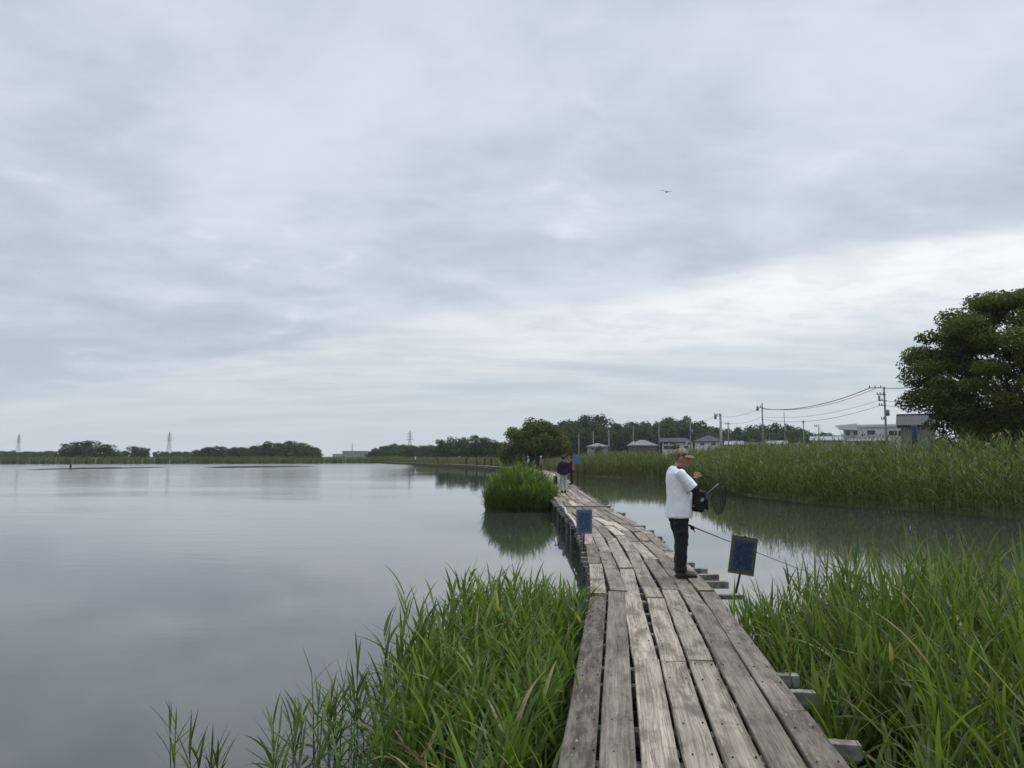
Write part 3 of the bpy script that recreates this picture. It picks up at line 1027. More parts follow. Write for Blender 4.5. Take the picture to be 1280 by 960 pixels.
# shirt: loose, hem well below the waist, short sleeve to the elbow
sb = MB()
sb.tube([(-.012, 0, .775), (-.012, 0, .80), (-.006, 0, .90), (.004, 0, 1.02), (-.004, 0, 1.15), (-.025, 0, 1.28), (-.040, 0, 1.36), (-.040, 0, 1.405), (-.030, 0, 1.428)],
        [(.168, .195), (.170, .198), (.172, .198), (.168, .196), (.158, .194), (.145, .200), (.118, .205), (.085, .150), (.066, .085)], 28, side=(1, 0, 0))
def sleeve(a, e, f0=.88):
    q = a.lerp(e, f0)
    d = (e - a).normalized()
    sb.tube([a - d * .05 + Vector((0, 0, .0)), a, a.lerp(e, .4), q], [(.058, .062), (.070, .074), (.074, .074), (.078, .070)], 16, side=(0, 0, 1))
sleeve(RS, RE, .97)
sleeve(LS, LE, .95)
shirt = bake(sb, 'shirt', 0.010, 2)
wrinkle(shirt, 0.010, 5.0, (1.6, 1.6, .7))
wrinkle(shirt, 0.003, 13.0, (1.6, 1.6, .8))
link('shirt', shirt, ANG, mat=M_SHIRT)
# collar ring
cr = MB()
cr.tube([(-.028 + .064 * math.cos(a), .066 * math.sin(a), 1.425 - 0.018 * math.cos(a)) for a in np.linspace(0, 2 * math.pi, 21)], .011, 8, cap=False)
link('collar', cr.mesh('collar'), ANG, mat=M_SHIRT, smooth=True)
# trousers
tb = MB()
tb.tube([(-.012, 0, .72), (-.012, 0, .84), (-.005, 0, .96)], [(.125, .165), (.132, .175), (.13, .165)], 20, side=(1, 0, 0))
for (y, fx, kx) in LEGS:
    tb.tube([(-.014, y, .80), (-.008 + kx * .3, y, .66), (.0 + kx, y, .48), (-.012 + fx, y, .30), (-.02 + fx, y, .14), (-.02 + fx, y, .075)],
            [(.112, .092), (.100, .088), (.082, .076), (.078, .072), (.072, .068), (.075, .07)], 16, side=(1, 0, 0))
tr = bake(tb, 'trousers', 0.010, 2)
wrinkle(tr, 0.012, 7.0, (1, 1, 1.6))
link('trousers', tr, ANG, mat=M_BLACK)
# arm covers on the forearms
for nm, (e, wv) in (('sleeve_cover', (RE, RW)), ('sleeve_cover', (LE, LW))):
    ab = MB()
    d = (wv - e).normalized()
    ab.ball(e, .047, 14, 10)
    ab.tube([e, e.lerp(wv, .35), wv.lerp(e, .06)], [.047, .046, .034], 14)
    link(nm, bake(ab, nm, 0.007, 2), ANG, mat=M_BLACK)
# shoes
for (y, fx, kx) in LEGS:
    hb = MB()
    hb.tube([(-.075 + fx, y, .052), (-.04 + fx, y, .060), (.03 + fx, y, .055), (.10 + fx, y * 1.08, .042), (.165 + fx, y * 1.12, .034), (.185 + fx, y * 1.12, .032)],
            [(.036, .036), (.044, .050), (.046, .045), (.048, .034), (.040, .026), (.022, .018)], 16, side=(0, 1, 0))
    hb.tube([(-.03 + fx, y, .05), (-.022 + fx, y, .115)], [(.052, .046), (.054, .048)], 14, side=(1, 0, 0))
    sh = link('shoe', bake(hb, 'shoe', 0.007, 2), ANG, mat=M_SHOE)
    sl = MB()
    sl.tube([(-.082 + fx, y, .010), (-.03 + fx, y, .010), (.05 + fx, y, .010), (.11 + fx, y * 1.08, .010), (.17 + fx, y * 1.12, .010), (.194 + fx, y * 1.12, .012)],
            [(.028, .011), (.042, .012), (.042, .012), (.050, .012), (.042, .012), (.020, .008)], 14, side=(0, 1, 0))
    link('sole', sl.mesh('sole'), sh, mat=M_SOLE, smooth=True)
def ang_world(p):
    return Vector(foot_root) + Matrix.Rotation(YAW, 3, 'Z') @ Vector(p)

# bag slung in front of the belly
BAG = thing('shoulder_bag', 'black shoulder bag hanging in front of the man in the white shirt', 'bag', ang_world((.20, -.03, .84)))
BAG.rotation_euler = (0, 0, YAW)
bb = MB()
bb.box((.045, 0, .15), (.15, .24, .28), Matrix.Rotation(R(6), 3, 'Y'), .035)
bag_me = bake(bb, 'bag_body', .010, 3)
wrinkle(bag_me, .014, 9)
link('bag_body', bag_me, BAG, mat=M_BLACK)
link('front_pocket', bake(MB().box((.135, 0, .11), (.05, .18, .15), None, .02), 'front_pocket', .008, 3), BAG, mat=M_BLACK)
stp = MB().tube([(.02, -.10, .28), (-.05, -.125, .40), (-.12, -.135, .50), (-.19, -.12, .575), (-.25, -.08, .595)], [(.018, .004)] * 5, 8, side=(1, 0, .5))
link('strap', stp.mesh('strap'), BAG, mat=M_BLACK, smooth=True)
tg = MB().box((.06, -.125, .17), (.04, .012, .05), Matrix.Rotation(.5, 3, 'Y'), .003).tube([(.10, -.11, .05), (.13, -.12, -.02), (.12, -.12, -.06)], .004, 6)
link('buckle', tg.mesh('buckle'), BAG, mat=surf('grey_plastic', (.30, .30, .31), (.2, .2, .21), 20, .5))

# landing net, its handle stuck through the bag strap
ny = feet.y - 0.10
h0, h1 = at_y(861, 638, ny), at_y(899, 604, ny)
NET = thing('landing_net', 'small dark landing net with grey handle stuck out in front of the man', 'net', h0)
h1l = h1 - h0
hd = h1l.normalized()
mh = MB().tube([(0, 0, 0), tuple(h1l * .25)], .015, 8).tube([tuple(h1l * .25), tuple(h1l * .98)], .010, 8).ball(tuple(h1l * .42), (.022, .02, .022), 10, 8)
link('handle', mh.mesh('handle'), NET, mat=surf('net_handle_grey', (.10, .105, .10), (.05, .05, .05), 30, .5, .4), smooth=True)
cl = h1l * 0.92 + Vector((.02, 0, -.10))
hoop, nn = [], 22
side_v = Vector((.10, .20, -.03))
for k in range(nn + 1):
    a = 2 * math.pi * k / nn
    hoop.append(cl + hd * (.125 * math.cos(a)) + side_v * math.sin(a) * .7)
link('hoop', MB().tube(hoop, .005, 6, cap=False).mesh('hoop'), NET, mat=M_BLACK, smooth=True)
nv_, nf_ = [], []
rows = 12
for j in range(rows + 1):
    f = j / rows
    sc_ = math.cos(f * math.pi / 2 * .93) ** .55
    for k in range(nn):
        q = cl + (hoop[k] - cl) * sc_ + Vector((0.02 * f, 0, -.26 * f))
        nv_.append(tuple(q))
for j in range(rows):
    for k in range(nn):
        nf_.append((j * nn + k, j * nn + (k + 1) % nn, (j + 1) * nn + (k + 1) % nn, (j + 1) * nn + k))
nm = MB().add(nv_, nf_).mesh('netting')
no = link('netting', nm, NET, mat=M_BLACK)
wf = no.modifiers.new('w', 'WIREFRAME')
wf.thickness = .0035

# rod resting out over the water
ry = feet.y + 0.05
r0, r1 = at_y(862, 657, ry), at_y(1003, 713, ry - 0.25)
ROD = thing('fishing_rod', 'thin grey fishing rod pointing right over the water behind the leaning sign', 'fishing rod', r0)
rl = r1 - r0
link('rod_blank', MB().tube([tuple(-rl * .04), tuple(rl * .3), tuple(rl)], [.010, .007, .0035], 8).mesh('rod_blank'), ROD, mat=surf('rod_grey', (.13, .13, .14), (.08, .08, .09), 30, .4, .5), smooth=True)
link('grip', MB().tube([tuple(-rl * .10), tuple(rl * .03)], [.015, .014], 10).mesh('grip'), ROD, mat=M_BLACK, smooth=True)
rk = MB().tube([(.04, -.01, -.03), (.04, .03, -.03)], .028, 12).tube([(.04, .0, -.01), (.05, 0, -.06)], .008, 6).tube([(.04, -.01, -.03), (.055, -.04, -.075), (.05, -.055, -.075)], .007, 6)
link('reel', rk.mesh('reel'), ROD, mat=M_BLACK)


def walker(label, root, yaw, h, top_m, leg_m, hair_m, vest=None, hat=None, group=None, stride=0.10, seated=False, arms_fwd=0.0, vox=0.016):
    """smaller figure; local: faces +X"""
    k = h / 1.70
    P = thing('person', label, 'person', root, group)
    P.rotation_euler = (0, 0, yaw)
    S = lambda *a: tuple(x * k for x in a)
    b = MB()
    b.ball(S(.03, 0, 1.575), S(.095, .076, .115), 14, 10)
    b.ball(S(.06, 0, 1.52), S(.065, .06, .07), 12, 8)
    b.ball(S(.125, 0, 1.55), S(.02, .014, .02), 8, 6)
    for sg in (-1, 1):
        b.ball(S(.02, sg * .08, 1.56), S(.02, .012, .03), 8, 6)
    b.tube([S(-.03, 0, 1.36), S(.015, 0, 1.52)], [.055 * k, .052 * k], 10)
    b.tube([S(-.01, 0, .86), S(-.01, 0, 1.15), S(-.03, 0, 1.38)], [S(.10, .14), S(.10, .14), S(.07, .13)], 12, side=(1, 0, 0))
    hips = (-.085, .085)
    feetx = (stride, -stride)
    lg = MB()
    for i in (0, 1):
        y, fx = hips[i], feetx[i]
        pts_ = [S(0, y, .92), S(fx * .45 + .02, y, .50), S(fx - .02, y, .08)]
        b.tube(pts_, [.075 * k, .052 * k, .038 * k], 10)
        b.tube([S(fx - .05, y, .04), S(fx + .15, y * 1.1, .035)], [.036 * k, .028 * k], 8)
        lg.tube([S(-.005, y, .96), S(.0, y, .85), S(fx * .45 + .02, y, .50), S(fx - .025, y, .10)], [.10 * k, .10 * k, .078 * k, .070 * k], 12)
    lg.tube([S(-.01, 0, .80), S(-.01, 0, .98)], [S(.12, .165), S(.12, .165)], 14, side=(1, 0, 0))
    jk = MB()
    jk.tube([S(-.01, 0, .80), S(-.005, 0, 1.0), S(-.01, 0, 1.2), S(-.03, 0, 1.36), S(-.03, 0, 1.43)], [S(.145, .20), S(.145, .20), S(.14, .205), S(.11, .205), S(.065, .085)], 16, side=(1, 0, 0))
    for i, sg in enumerate((-1, 1)):
        a = Vector(S(-.03, sg * .20, 1.35))
        e = Vector(S(-.03 + arms_fwd * .12, sg * .255, 1.10))
        wv = Vector(S(.06 + arms_fwd * .18, sg * .235, .87 + arms_fwd * .22))
        b.tube([a, e, wv], [.045 * k, .036 * k, .026 * k], 10)
        hand(b, wv, wv - e, (0.3, -sg, 0), .6, k, -sg)
        jk.tube([a, e, wv.lerp(e, .1)], [.066 * k, .058 * k, .048 * k], 12)
    link('body', bake(b, 'body', vox * .62, 2), P, mat=M_SKIN)
    t_ = bake(jk, 'jacket', vox, 2)
    wrinkle(t_, .012, 6)
    jo = link('jacket', t_, P, mat=top_m)
    link('trousers', bake(lg, 'trousers', vox, 2), P, mat=leg_m)
    if vest:
        vb = MB()
        vb.tube([S(-.01, 0, .84), S(-.005, 0, 1.0), S(-.01, 0, 1.2), S(-.03, 0, 1.385)], [S(.165, .185), S(.165, .185), S(.16, .175), S(.125, .13)], 16, side=(1, 0, 0))
        link('vest', bake(vb, 'vest', vox, 2), P, mat=vest)
    for i in (0, 1):
        y, fx = hips[i], feetx[i]
        s_ = MB().tube([S(fx - .075, y, .05), S(fx + .02, y, .055), S(fx + .18, y * 1.1, .032)], [.045 * k, .048 * k, .034 * k], 10)
        link('shoe', s_.mesh('shoe'), P, mat=M_SOLE, smooth=True)
    hm = MB().ball(S(.012, 0, 1.60), S(.103, .086, .105), 14, 10)
    link('hair', hm.mesh('hair'), P, mat=hair_m, smooth=True)
    if hat:
        hh = MB().ball(S(.02, 0, 1.645), S(.115, .10, .075), 16, 8).tube([S(.02, 0, 1.62), S(.02, 0, 1.63)], [S(.19, .17), S(.15, .14)], 18, side=(1, 0, 0))
        link('hat', hh.mesh('hat'), P, mat=hat, smooth=True)
    return P
nf = on_z(704.5, 616, DECK)
NAVY = walker('walker in navy jacket and light grey trousers seen from behind on the boardwalk', (nf.x, nf.y, DECK + .01), R(96), 1.63, M_NAVY, M_GREY, M_HAIR, stride=.05)
bgp = Vector((nf.x - .36, nf.y + .0, DECK + .36))
HB = thing('hand_bag', 'black bag carried at the left side of the walker in navy', 'bag', bgp)
link('bag_body', bake(MB().box((0, 0, .19), (.17, .26, .38), None, .04), 'bag_body', .015, 3), HB, mat=M_BLACK)
link('bag_handle', MB().tube([(0, -.07, .36), (.04, -.04, .47), (.04, .04, .47), (0, .07, .36)], .010, 6).mesh('bag_handle'), HB, mat=M_BLACK, smooth=True)
pf = on_z(714.5, 606, DECK)
walker('person in pink vest and black trousers beyond the walker in navy', (pf.x, pf.y, DECK + .01), R(150), 1.62, M_BLACK, M_BLACK, M_HAIR, vest=M_PINK, stride=.06, arms_fwd=.6)

far_people = [
    (519.5, 'tiny far figure in white hat and top at left end of distant boardwalk', M_WHITE, M_BLACK, M_WHITE),
    (547, 'tiny far figure in dark grey clothes second from the left on distant boardwalk', M_NAVY, M_BLACK, None),
    (582, 'tiny far figure in black bending by the pale reeds of distant boardwalk', M_BLACK, M_NAVY, None),
    (595, 'tiny far figure in dark brown standing midway on distant boardwalk', surf('brown_cloth', (.06, .045, .035)), M_BLACK, None),
    (605, 'tiny far figure in dark blue next to the one nearest the big tree', M_NAVY, M_NAVY, None),
    (613, 'tiny far figure all in black nearest the round tree on distant boardwalk', M_BLACK, M_BLACK, None)]
def path_at_px(u, s_min):
    best = None
    for s in np.arange(s_min, S_END - .5, .25):
        p = path(s)
        uu = 640 + p.x / p.y * (F_PX * CP)
        d = abs(uu - u)
        if best is None or d < best[0]:
            best = (d, s)
    return frame(best[1])
for (u, lab, a, b_, hat) in far_people:
    p, t, n = path_at_px(u, s_of_y(90) if False else 118)
    walker(lab, (p.x + n.x * .2, p.y + n.y * .2, DECK + .01), rnd.uniform(0, 6.28), rnd.uniform(1.6, 1.72), a, b_, M_HAIR, hat=hat, group=None, stride=.04, vox=.03)
for (u, v_, Y, lab, a, hat) in ((676, 592, 62, 'angler in grey and white hat beyond the round reed clump', surf('grey_cloth', (.20, .20, .20)), M_WHITE),
                               (660, 592, 92, 'angler in pale blue top in front of the round dark tree', M_LBLUE, M_LBLUE)):
    # they stand on the boardwalk's far bend
    best = min(np.arange(60, 135, .25), key=lambda s: abs(640 + path(s).x / path(s).y * F_PX * CP - u))
    p, t, n = frame(best)
    walker(lab, (p.x, p.y, DECK + .01), R(200), 1.62, a, M_BLACK, M_HAIR, hat=hat, stride=.04, vox=.024)


# ------------------------------------------------------------------ reeds
def stuff_mesh(name, geo, mat, label=None, cat=None, kind='stuff', group=None, loc=None):
    v, q, c = geo
    me = np_mesh(name, v, q, c, mat, False)
    return tag(link(name, me), label, cat, group, kind)
# left foreground stand
LEFT = [(-0.98, 5.7), (-1.12, 6.9), (-0.82, 8.3), (0.0, 9.6), (0.95, 9.5), (0.80, 8.2), (0.24, 4.3), (0.16, 3.9), (-0.15, 4.2), (-0.60, 4.8)]
p = scatter(LEFT, 320, RNG)
d_pier = np.clip((np.interp(p[:, 1], PYa[:60], PXa[:60]) - 0.75 - p[:, 0]), 0.02, 9)
kp = (d_pier > 0.05) & (RNG.random(len(p)) < np.interp(d_pier, [.9, 1.9], [1.0, .35]))
p = p[kp]; d_pier = d_pier[kp]
hl = np.interp(d_pier, [0, .5, 1.2, 2], [.54, .64, .76, .80]) * RNG.uniform(.72, 1.12, len(p))
hl *= np.interp(p[:, 1], [3.3, 5, 8, 9.6], [.50, .80, 1.0, .80])
g1 = reeds(p, hl + .05, RNG, 9, 5, (.28, .52), (.021, .038), .006, .10, G_DARK, G_LITE, 0, .03, -.05, (.70, 1.25), (.3, 1.4), .12)
p2 = scatter(LEFT, 340, RNG)
dp2 = np.interp(p2[:, 1], PYa[:60], PXa[:60]) - 0.80 - p2[:, 0]
keep = (dp2 > 0.03) & (dp2 < 1.35)
p2, dp2 = p2[keep], dp2[keep]
g2 = tufts(p2, np.interp(dp2, [0, .5, 1.3], [.50, .58, .54]) * RNG.uniform(.65, 1.15, len(p2)) * np.interp(p2[:, 1], [3.3, 5, 9.6], [.70, 1, .95]), RNG, 7, 6, (.012, .028), G_DARK, (.115, .160, .034), -.05, (.90, 1.45), (.3, 1.7), .05)
p4 = scatter([(-1.62, 4.9), (-1.5, 6.3), (-1.05, 6.6), (-.75, 5.2), (-.9, 4.6)], 34, RNG)
g3 = reeds(p4, RNG.uniform(.25, .62, len(p4)) * np.interp(p4[:, 0], [-1.6, -.9], [.7, 1.1]), RNG, 7, 6, (.22, .40), (.014, .026), .005, .14, G_DARK, (.115, .160, .034), 0, .08, -.05, (.5, 1.2), (.2, 1.3), .12)
stuff_mesh('reed_bed', join_parts([g1, g2, g3]), M_REED, 'fresh green reeds growing out of the water along the left edge of the near planks', 'reeds')
# dry straw at the foot of it
p3 = scatter([(-.62, 4.3), (-.65, 4.9), (.05, 4.7), (.10, 4.0), (-.3, 4.0)], 60, RNG)
stuff_mesh('dry_straw', tufts(p3, RNG.uniform(.45, .75, len(p3)), RNG, 3, 6, (.010, .022), TAN, (.42, .35, .22), -.03, (.5, 1.4), (.4, 1.6), .8), M_REED, 'pale dry straw blades at the foot of the left reeds', 'straw')

# scraps of dead reed floating along its foot
nl = 260
lp_ = np.column_stack([RNG.normal(-.95, .28, nl), RNG.uniform(4.3, 8.6, nl)])
lp_[:, 0] += np.interp(lp_[:, 1], [4.3, 5.7, 6.9, 8.6], [.30, .02, -.05, .35])
lv, lq, lk, _ = ribbons(np.column_stack([lp_, RNG.uniform(.003, .012, nl)]), RNG.random(nl) * 6.283, RNG.normal(0, .01, nl), np.zeros(nl), RNG.uniform(.04, .30, nl), RNG.uniform(.006, .022, nl), 3)
stuff_mesh('floating_scraps', (lv, lq, np.repeat(tone(nl, RNG, (.16, .13, .07), (.075, .10, .03), .4), lk, 0)), M_REED, 'scraps of dead reed floating on the water beside the left reeds', 'plant litter')

# right foreground stand
RIGHT = [(1.6, 2.4), (1.85, 4.2), (2.25, 7.2), (2.48, 9.05), (3.5, 9.5), (4.3, 9.0), (5.6, 8.6), (7.0, 7.4), (7.2, 4), (6, 2.2)]
p = scatter(RIGHT, 1300, RNG)
dr = p[:, 0] - (np.interp(p[:, 1], PYa[:60], PXa[:60]) + 0.75)
k_ = dr > .05
p, dr = p[k_], dr[k_]
hr = np.interp(dr, [0, .35, .9, 1.6, 4], [.55, .72, 1.12, 1.32, 1.42]) * RNG.uniform(.7, 1.1, len(p)) * np.interp(p[:, 1], [2, 6, 8, 9.5], [1, 1, .85, .60])
m_ = RNG.random(len(p)) < .62
g1 = tufts(p[m_], hr[m_] * 1.06, RNG, 7, 7, (.018, .050), G_DARK, G_LITE, -.05, (1.05, 1.52), (.15, 1.5), .05, .05)
g2 = reeds(p[~m_], hr[~m_] * .98, RNG, 9, 5, (.35, .62), (.016, .03), .007, .09, G_DARK, G_LITE, 0, .04, -.05, (.8, 1.3), (.3, 1.2), .15)
stuff_mesh('reed_bed', join_parts([g1, g2]), M_REED, 'tall broad bladed green reeds crowding the right edge of the near planks', 'reeds')

# round island beside the boardwalk
ic = on_z(652, 640, 0)
ic = Vector((ic.x + .05, ic.y + 1.35, 0))
n_ = 1500
rr = np.sqrt(RNG.random(n_)); aa = RNG.random(n_) * 6.283
pi_ = np.column_stack([ic.x - .06 + 1.46 * rr * np.cos(aa), ic.y + 1.5 * rr * np.sin(aa)])
hi = (1.84 - 1.05 * rr ** 2.0) * np.clip(RNG.normal(.94, .12, n_), .6, 1.22)
gi = reeds(pi_, hi, RNG, 9, 3, (.30, .50), (.018, .032), .008, .13, G_DARK, (.16, .215, .046), 0, .02, -.05, (.6, 1.2), (.3, 1.4), .08)
stuff_mesh('reed_clump', gi, M_REED, 'round dome shaped clump of green reeds standing in the water left of the boardwalk', 'reed clump', kind=None)

# single stalks in the lower left corner and at the edge of the left stand
stalks = [(222, 962, 898, 'slim young reed with curved blades, leftmost of all in the bottom left corner'),
          (247, 968, 925, 'short reed tuft just right of the leftmost reed at the bottom edge'),
          (268, 975, 944, 'lowest grassy tuft at the bottom edge left of the lone upright blades'),
          (343, 966, 905, 'lone reed with one long left leaning blade at the bottom edge'),
          (366, 960, 884, 'thin reed between the lone bottom reed and the tall outlying stalk'),
          (392, 945, 822, 'tall outlying reed stalk with dark wet foot left of the reed stand'),
          (425, 935, 838, 'leafy reed stalk just right of the tall outlying stalk'),
          (447, 925, 800, 'bushy reed stalk closest to the left reed stand on its water side')]
for i, (u, vb, vt, lab) in enumerate(stalks):
    b = on_z(u, vb, 0)
    tz = at_y(u, vt, b.y).z
    rg = np.random.default_rng(40 + i)
    xy = np.array([[0.0, 0.0]]) if i >= 3 else np.column_stack([rg.normal(0, .03, 2), rg.normal(0, .03, 2)])
    nst = 1
    gv = reeds(xy, np.full(len(xy), tz + .02) * rg.uniform(.9, 1.0, len(xy)), rg, 7, 6, (.22, .36), (.012, .02), .005, .07, G_DARK, G_LITE, 0, .03, -.06, (.75, 1.25), (.1, .9), .15)
    me = np_mesh('reed_stalk', *gv, M_REED)
    tag(link('reed_stalk', me, loc=(b.x, b.y, 0)), lab, 'reed', 'reed stalks standing apart in the lower left water')

# right bank
def bank_points(x0, x1, y0, y1, s0, s1, dens, rng, cond=None):
    n = int((x1 - x0) * (y1 - y0) * dens)
    q = np.column_stack([rng.uniform(x0, x1, n), rng.uniform(y0, y1, n)])
    s = shore(q[:, 0], q[:, 1])
    k = (s > s0) & (s < s1)
    if cond is not None:
        k &= cond(q[:, 0], q[:, 1])
    return q[k], s[k]
q, s = bank_points(9, 36, 4, 77, -.5, 6.5, 15, RNG, lambda x, y: (x > 11.5) & (y < 79))
hq = np.interp(s, [-.5, .3, 1.5, 5], [1.7, 2.25, 2.65, 2.8]) * np.clip(RNG.normal(.94, .10, len(q)), .65, 1.2) * (1 + .06 * np.sin(q[:, 0] * .9 + q[:, 1] * .5) + .04 * np.sin(q[:, 1] * 1.7))
near = q[:, 1] < 46
ga = reeds(q[near], hq[near], RNG, 10, 3, (.38, .68), (.022, .042), .009, .10, G_DARK, (.165, .215, .052), .12, .04, -.05, (.55, 1.2), (.5, 1.7), .10)
gb = reeds(q[~near], hq[~near], RNG, 8, 2, (.45, .75), (.035, .06), .012, .10, G_DARK, (.155, .195, .052), .18, .05, -.05, (.6, 1.2), (.5, 1.5), .12)
stuff_mesh('reed_bank', join_parts([ga, gb]), M_REED, 'long bank of tall green reeds across the narrow channel on the right', 'reeds')
q, s = bank_points(5, 40, 76, 90, -.4, 7, 9, RNG, lambda x, y: (x > 7.0))
hq = np.interp(s, [-.4, .5, 3], [1.7, 2.3, 2.6]) * RNG.uniform(.82, 1.05, len(q))
gc = reeds(q, hq, RNG, 7, 2, (.5, .8), (.04, .07), .022, .09, (.055, .075, .022), (.12, .155, .045), .2, .07, -.05, (.7, 1.25), (.4, 1.4), .25, stem_col=((.13, .115, .06), (.20, .175, .10)))
stuff_mesh('reed_bank', gc, M_REED, 'straw footed reed bank closing the far end of the channel behind the white shirted man', 'reeds')
# behind the far boardwalk
q, s = bank_points(-46, 14, 82, 262, .5, 5, 3.2, RNG, lambda x, y: x < 10)
hq = np.interp(s, [.5, 1.5, 5], [1.3, 1.75, 2.0]) * RNG.uniform(.8, 1.08, len(q))
gd = reeds(q, hq, RNG, 6, 2, (.5, .8), (.06, .10), .03, .08, (.08, .10, .03), (.155, .17, .06), .15, .08, -.05, (.8, 1.3), (.3, 1.2), .25, stem_col=((.11, .105, .05), (.20, .175, .09)))
stuff_mesh('reed_belt', gd, M_REED, 'yellowish belt of reeds behind the distant stretch of boardwalk', 'reeds')
# across the lake
q, s = bank_points(-300, -36, 180, 285, -.8, 5, 3.0, RNG, lambda x, y: y > 150)
hq = RNG.uniform(1.5, 2.15, len(q))
ge = reeds(q, hq, RNG, 5, 2, (.6, 1.0), (.10, .18), .05, .08, (.08, .12, .028), (.13, .17, .045), 0, .03, -.05, (.8, 1.3), (.3, 1.2), .15)
stuff_mesh('far_reed_belt', ge, M_REED, 'thin level belt of green reeds along the far shore of the lake', 'reeds')


# ------------------------------------------------------------------ trees
M_BARK = surf('bark', (.085, .070, .056), (.045, .037, .030), 3, .9, .15, .5, stretch=(3, 3, .6))
def crown_geo(lobes, n, size, rng, ca, cb, shell=.55, drop=0.0):
    """many leaf clumps in the volume of the given ellipsoids. lobes: (x, y, z, rx, ry, rz)"""
    Lb = np.array(lobes)
    wgt = (Lb[:, 3] * Lb[:, 5]) ** 1.0
    idx = rng.choice(len(Lb), n, p=wgt / wgt.sum())
    d = rng.normal(0, 1, (n, 3))
    d /= np.linalg.norm(d, axis=1)[:, None]
    r = 1 - shell * rng.random(n) ** 1.7 + rng.normal(0, .05, n)
    c = Lb[idx, :3] + d * Lb[idx, 3:6] * r[:, None]
    nrm = d * .8 + rng.normal(0, .6, (n, 3)) + np.array([0, 0, .35])
    nrm /= np.linalg.norm(nrm, axis=1)[:, None]
    tmp = rng.normal(0, 1, (n, 3))
    a = np.cross(nrm, tmp)
    a /= np.linalg.norm(a, axis=1)[:, None]
    b = np.cross(nrm, a)
    sz = size * rng.uniform(.55, 1.35, n)[:, None]
    asp = rng.uniform(.5, .95, n)[:, None]
    fold = nrm * sz * rng.uniform(-.25, .25, n)[:, None]
    V = np.stack([c - a * sz, c - b * sz * asp + fold, c + a * sz, c + b * sz * asp + fold], 1).reshape(-1, 3)
    Q = np.arange(n * 4).reshape(n, 4)
    lt = rng.random(len(Lb))
    t = np.clip(lt[idx] * .6 + rng.random(n) * .4, 0, 1)[:, None]
    col = (np.array(ca)[None] * (1 - t) + np.array(cb)[None] * t) * rng.uniform(.8, 1.2, n)[:, None]
    return V, Q, np.repeat(col, 4, 0)
def limb_mesh(name, trunk_h, r0, tips, rng, k=1.0):
    mb = MB()
    top = Vector((rng.normal(0, .15) * k, rng.normal(0, .15) * k, trunk_h))
    mb.tube([(0, 0, -.3 * k), (0, 0, .3 * k), tuple(top * .55), tuple(top)], [r0 * 1.5, r0 * 1.1, r0 * .85, r0 * .65], 10)
    for tp in tips:
        tp = Vector(tp)
        st = top * rng.uniform(.6, 1.0)
        mid = st.lerp(tp, .5) + Vector((rng.normal(0, .25), rng.normal(0, .25), abs(rng.normal(0, .4)))) * k
        mb.tube([tuple(st), tuple(st.lerp(mid, .5) + Vector((0, 0, .1)) * k), tuple(mid), tuple(tp)], [r0 * .36, r0 * .26, r0 * .16, r0 * .05], 7)
    return mb.mesh(name)
T_A, T_B, T_Y = (.030, .050, .016), (.062, .088, .026), (.075, .088, .020)

# the big tree on the right
rt = np.random.default_rng(3)
TY = 45.0
tb_ = at_y(1302, 571, TY)
tree_x = tb_.x
BIG = thing('spreading_tree', 'big dark spreading broadleaf tree at the right edge above the reeds', 'tree', (tree_x, TY, .2))
lobes = []
for i in range(210):
    a = rt.uniform(0, 6.283)
    z = rt.uniform(2.2, 11.7)
    rmax = np.interp(z, [2.2, 3.2, 4.8, 6.4, 8.3, 9.3, 10.4, 11.4, 11.9], [3.8, 4.6, 5.8, 7.0, 6.6, 6.0, 4.5, 3.2, .8])
    rr_ = rmax * rt.uniform(.08, 1.0) ** .5
    r_ = rt.uniform(.6, 1.2)
    lobes.append((rr_ * math.cos(a), rr_ * math.sin(a), z, r_ * 1.3, r_ * 1.3, r_ * .65))
cg = crown_geo(lobes, 190000, .078, rt, (.036, .052, .012), (.110, .122, .024), .6)
link('crown', np_mesh('crown', *cg, M_TREE), BIG)
tips = [(l[0] * .9, l[1] * .9, l[2]) for l in lobes[:60]]
link('trunk', limb_mesh('trunk', 3.0, .34, tips, rt), BIG, mat=M_BARK, smooth=True)

# the round tree where the boardwalk bends
TY2 = 122.0
t2 = at_y(668, 571, TY2)
ROUND = thing('round_tree', 'round yellow green broadleaf tree in mid distance where the boardwalk bends', 'tree', (t2.x, TY2, .2))
wm = (at_y(715, 571, TY2).x - at_y(622, 571, TY2).x) / 2
hm_ = at_y(668, 524, TY2).z
lobes = []
for i in range(80):
    d = rt.normal(0, 1, 3); d /= np.linalg.norm(d)
    r_ = rt.uniform(.7, 1.3)
    q_ = rt.uniform(.3, 1.0) ** .4
    lobes.append((d[0] * (wm - .9) * 1.12 * q_, d[1] * (wm - 1) * q_, hm_ * .50 + d[2] * (hm_ * .5 - .95) * q_, r_ * 1.2, r_ * 1.2, r_))
lobes += [(-wm * .72, -.5, 2.2, 1.8, 1.8, 1.9), (wm * .6, 0, 2.2, 1.6, 1.6, 1.8), (-wm * .3, -2, 2.0, 2, 2, 1.8), (0.2, -1, 2.2, 2, 2, 1.8)]
cg = crown_geo(lobes, 26000, .17, rt, (.060, .085, .018), (.130, .152, .032), .6)
link('crown', np_mesh('crown', *cg, M_TREE), ROUND)
link('trunk', limb_mesh('trunk', 2.2, .28, [(l[0] * .8, l[1] * .8, l[2]) for l in lobes[:24]], rt), ROUND, mat=M_BARK, smooth=True)

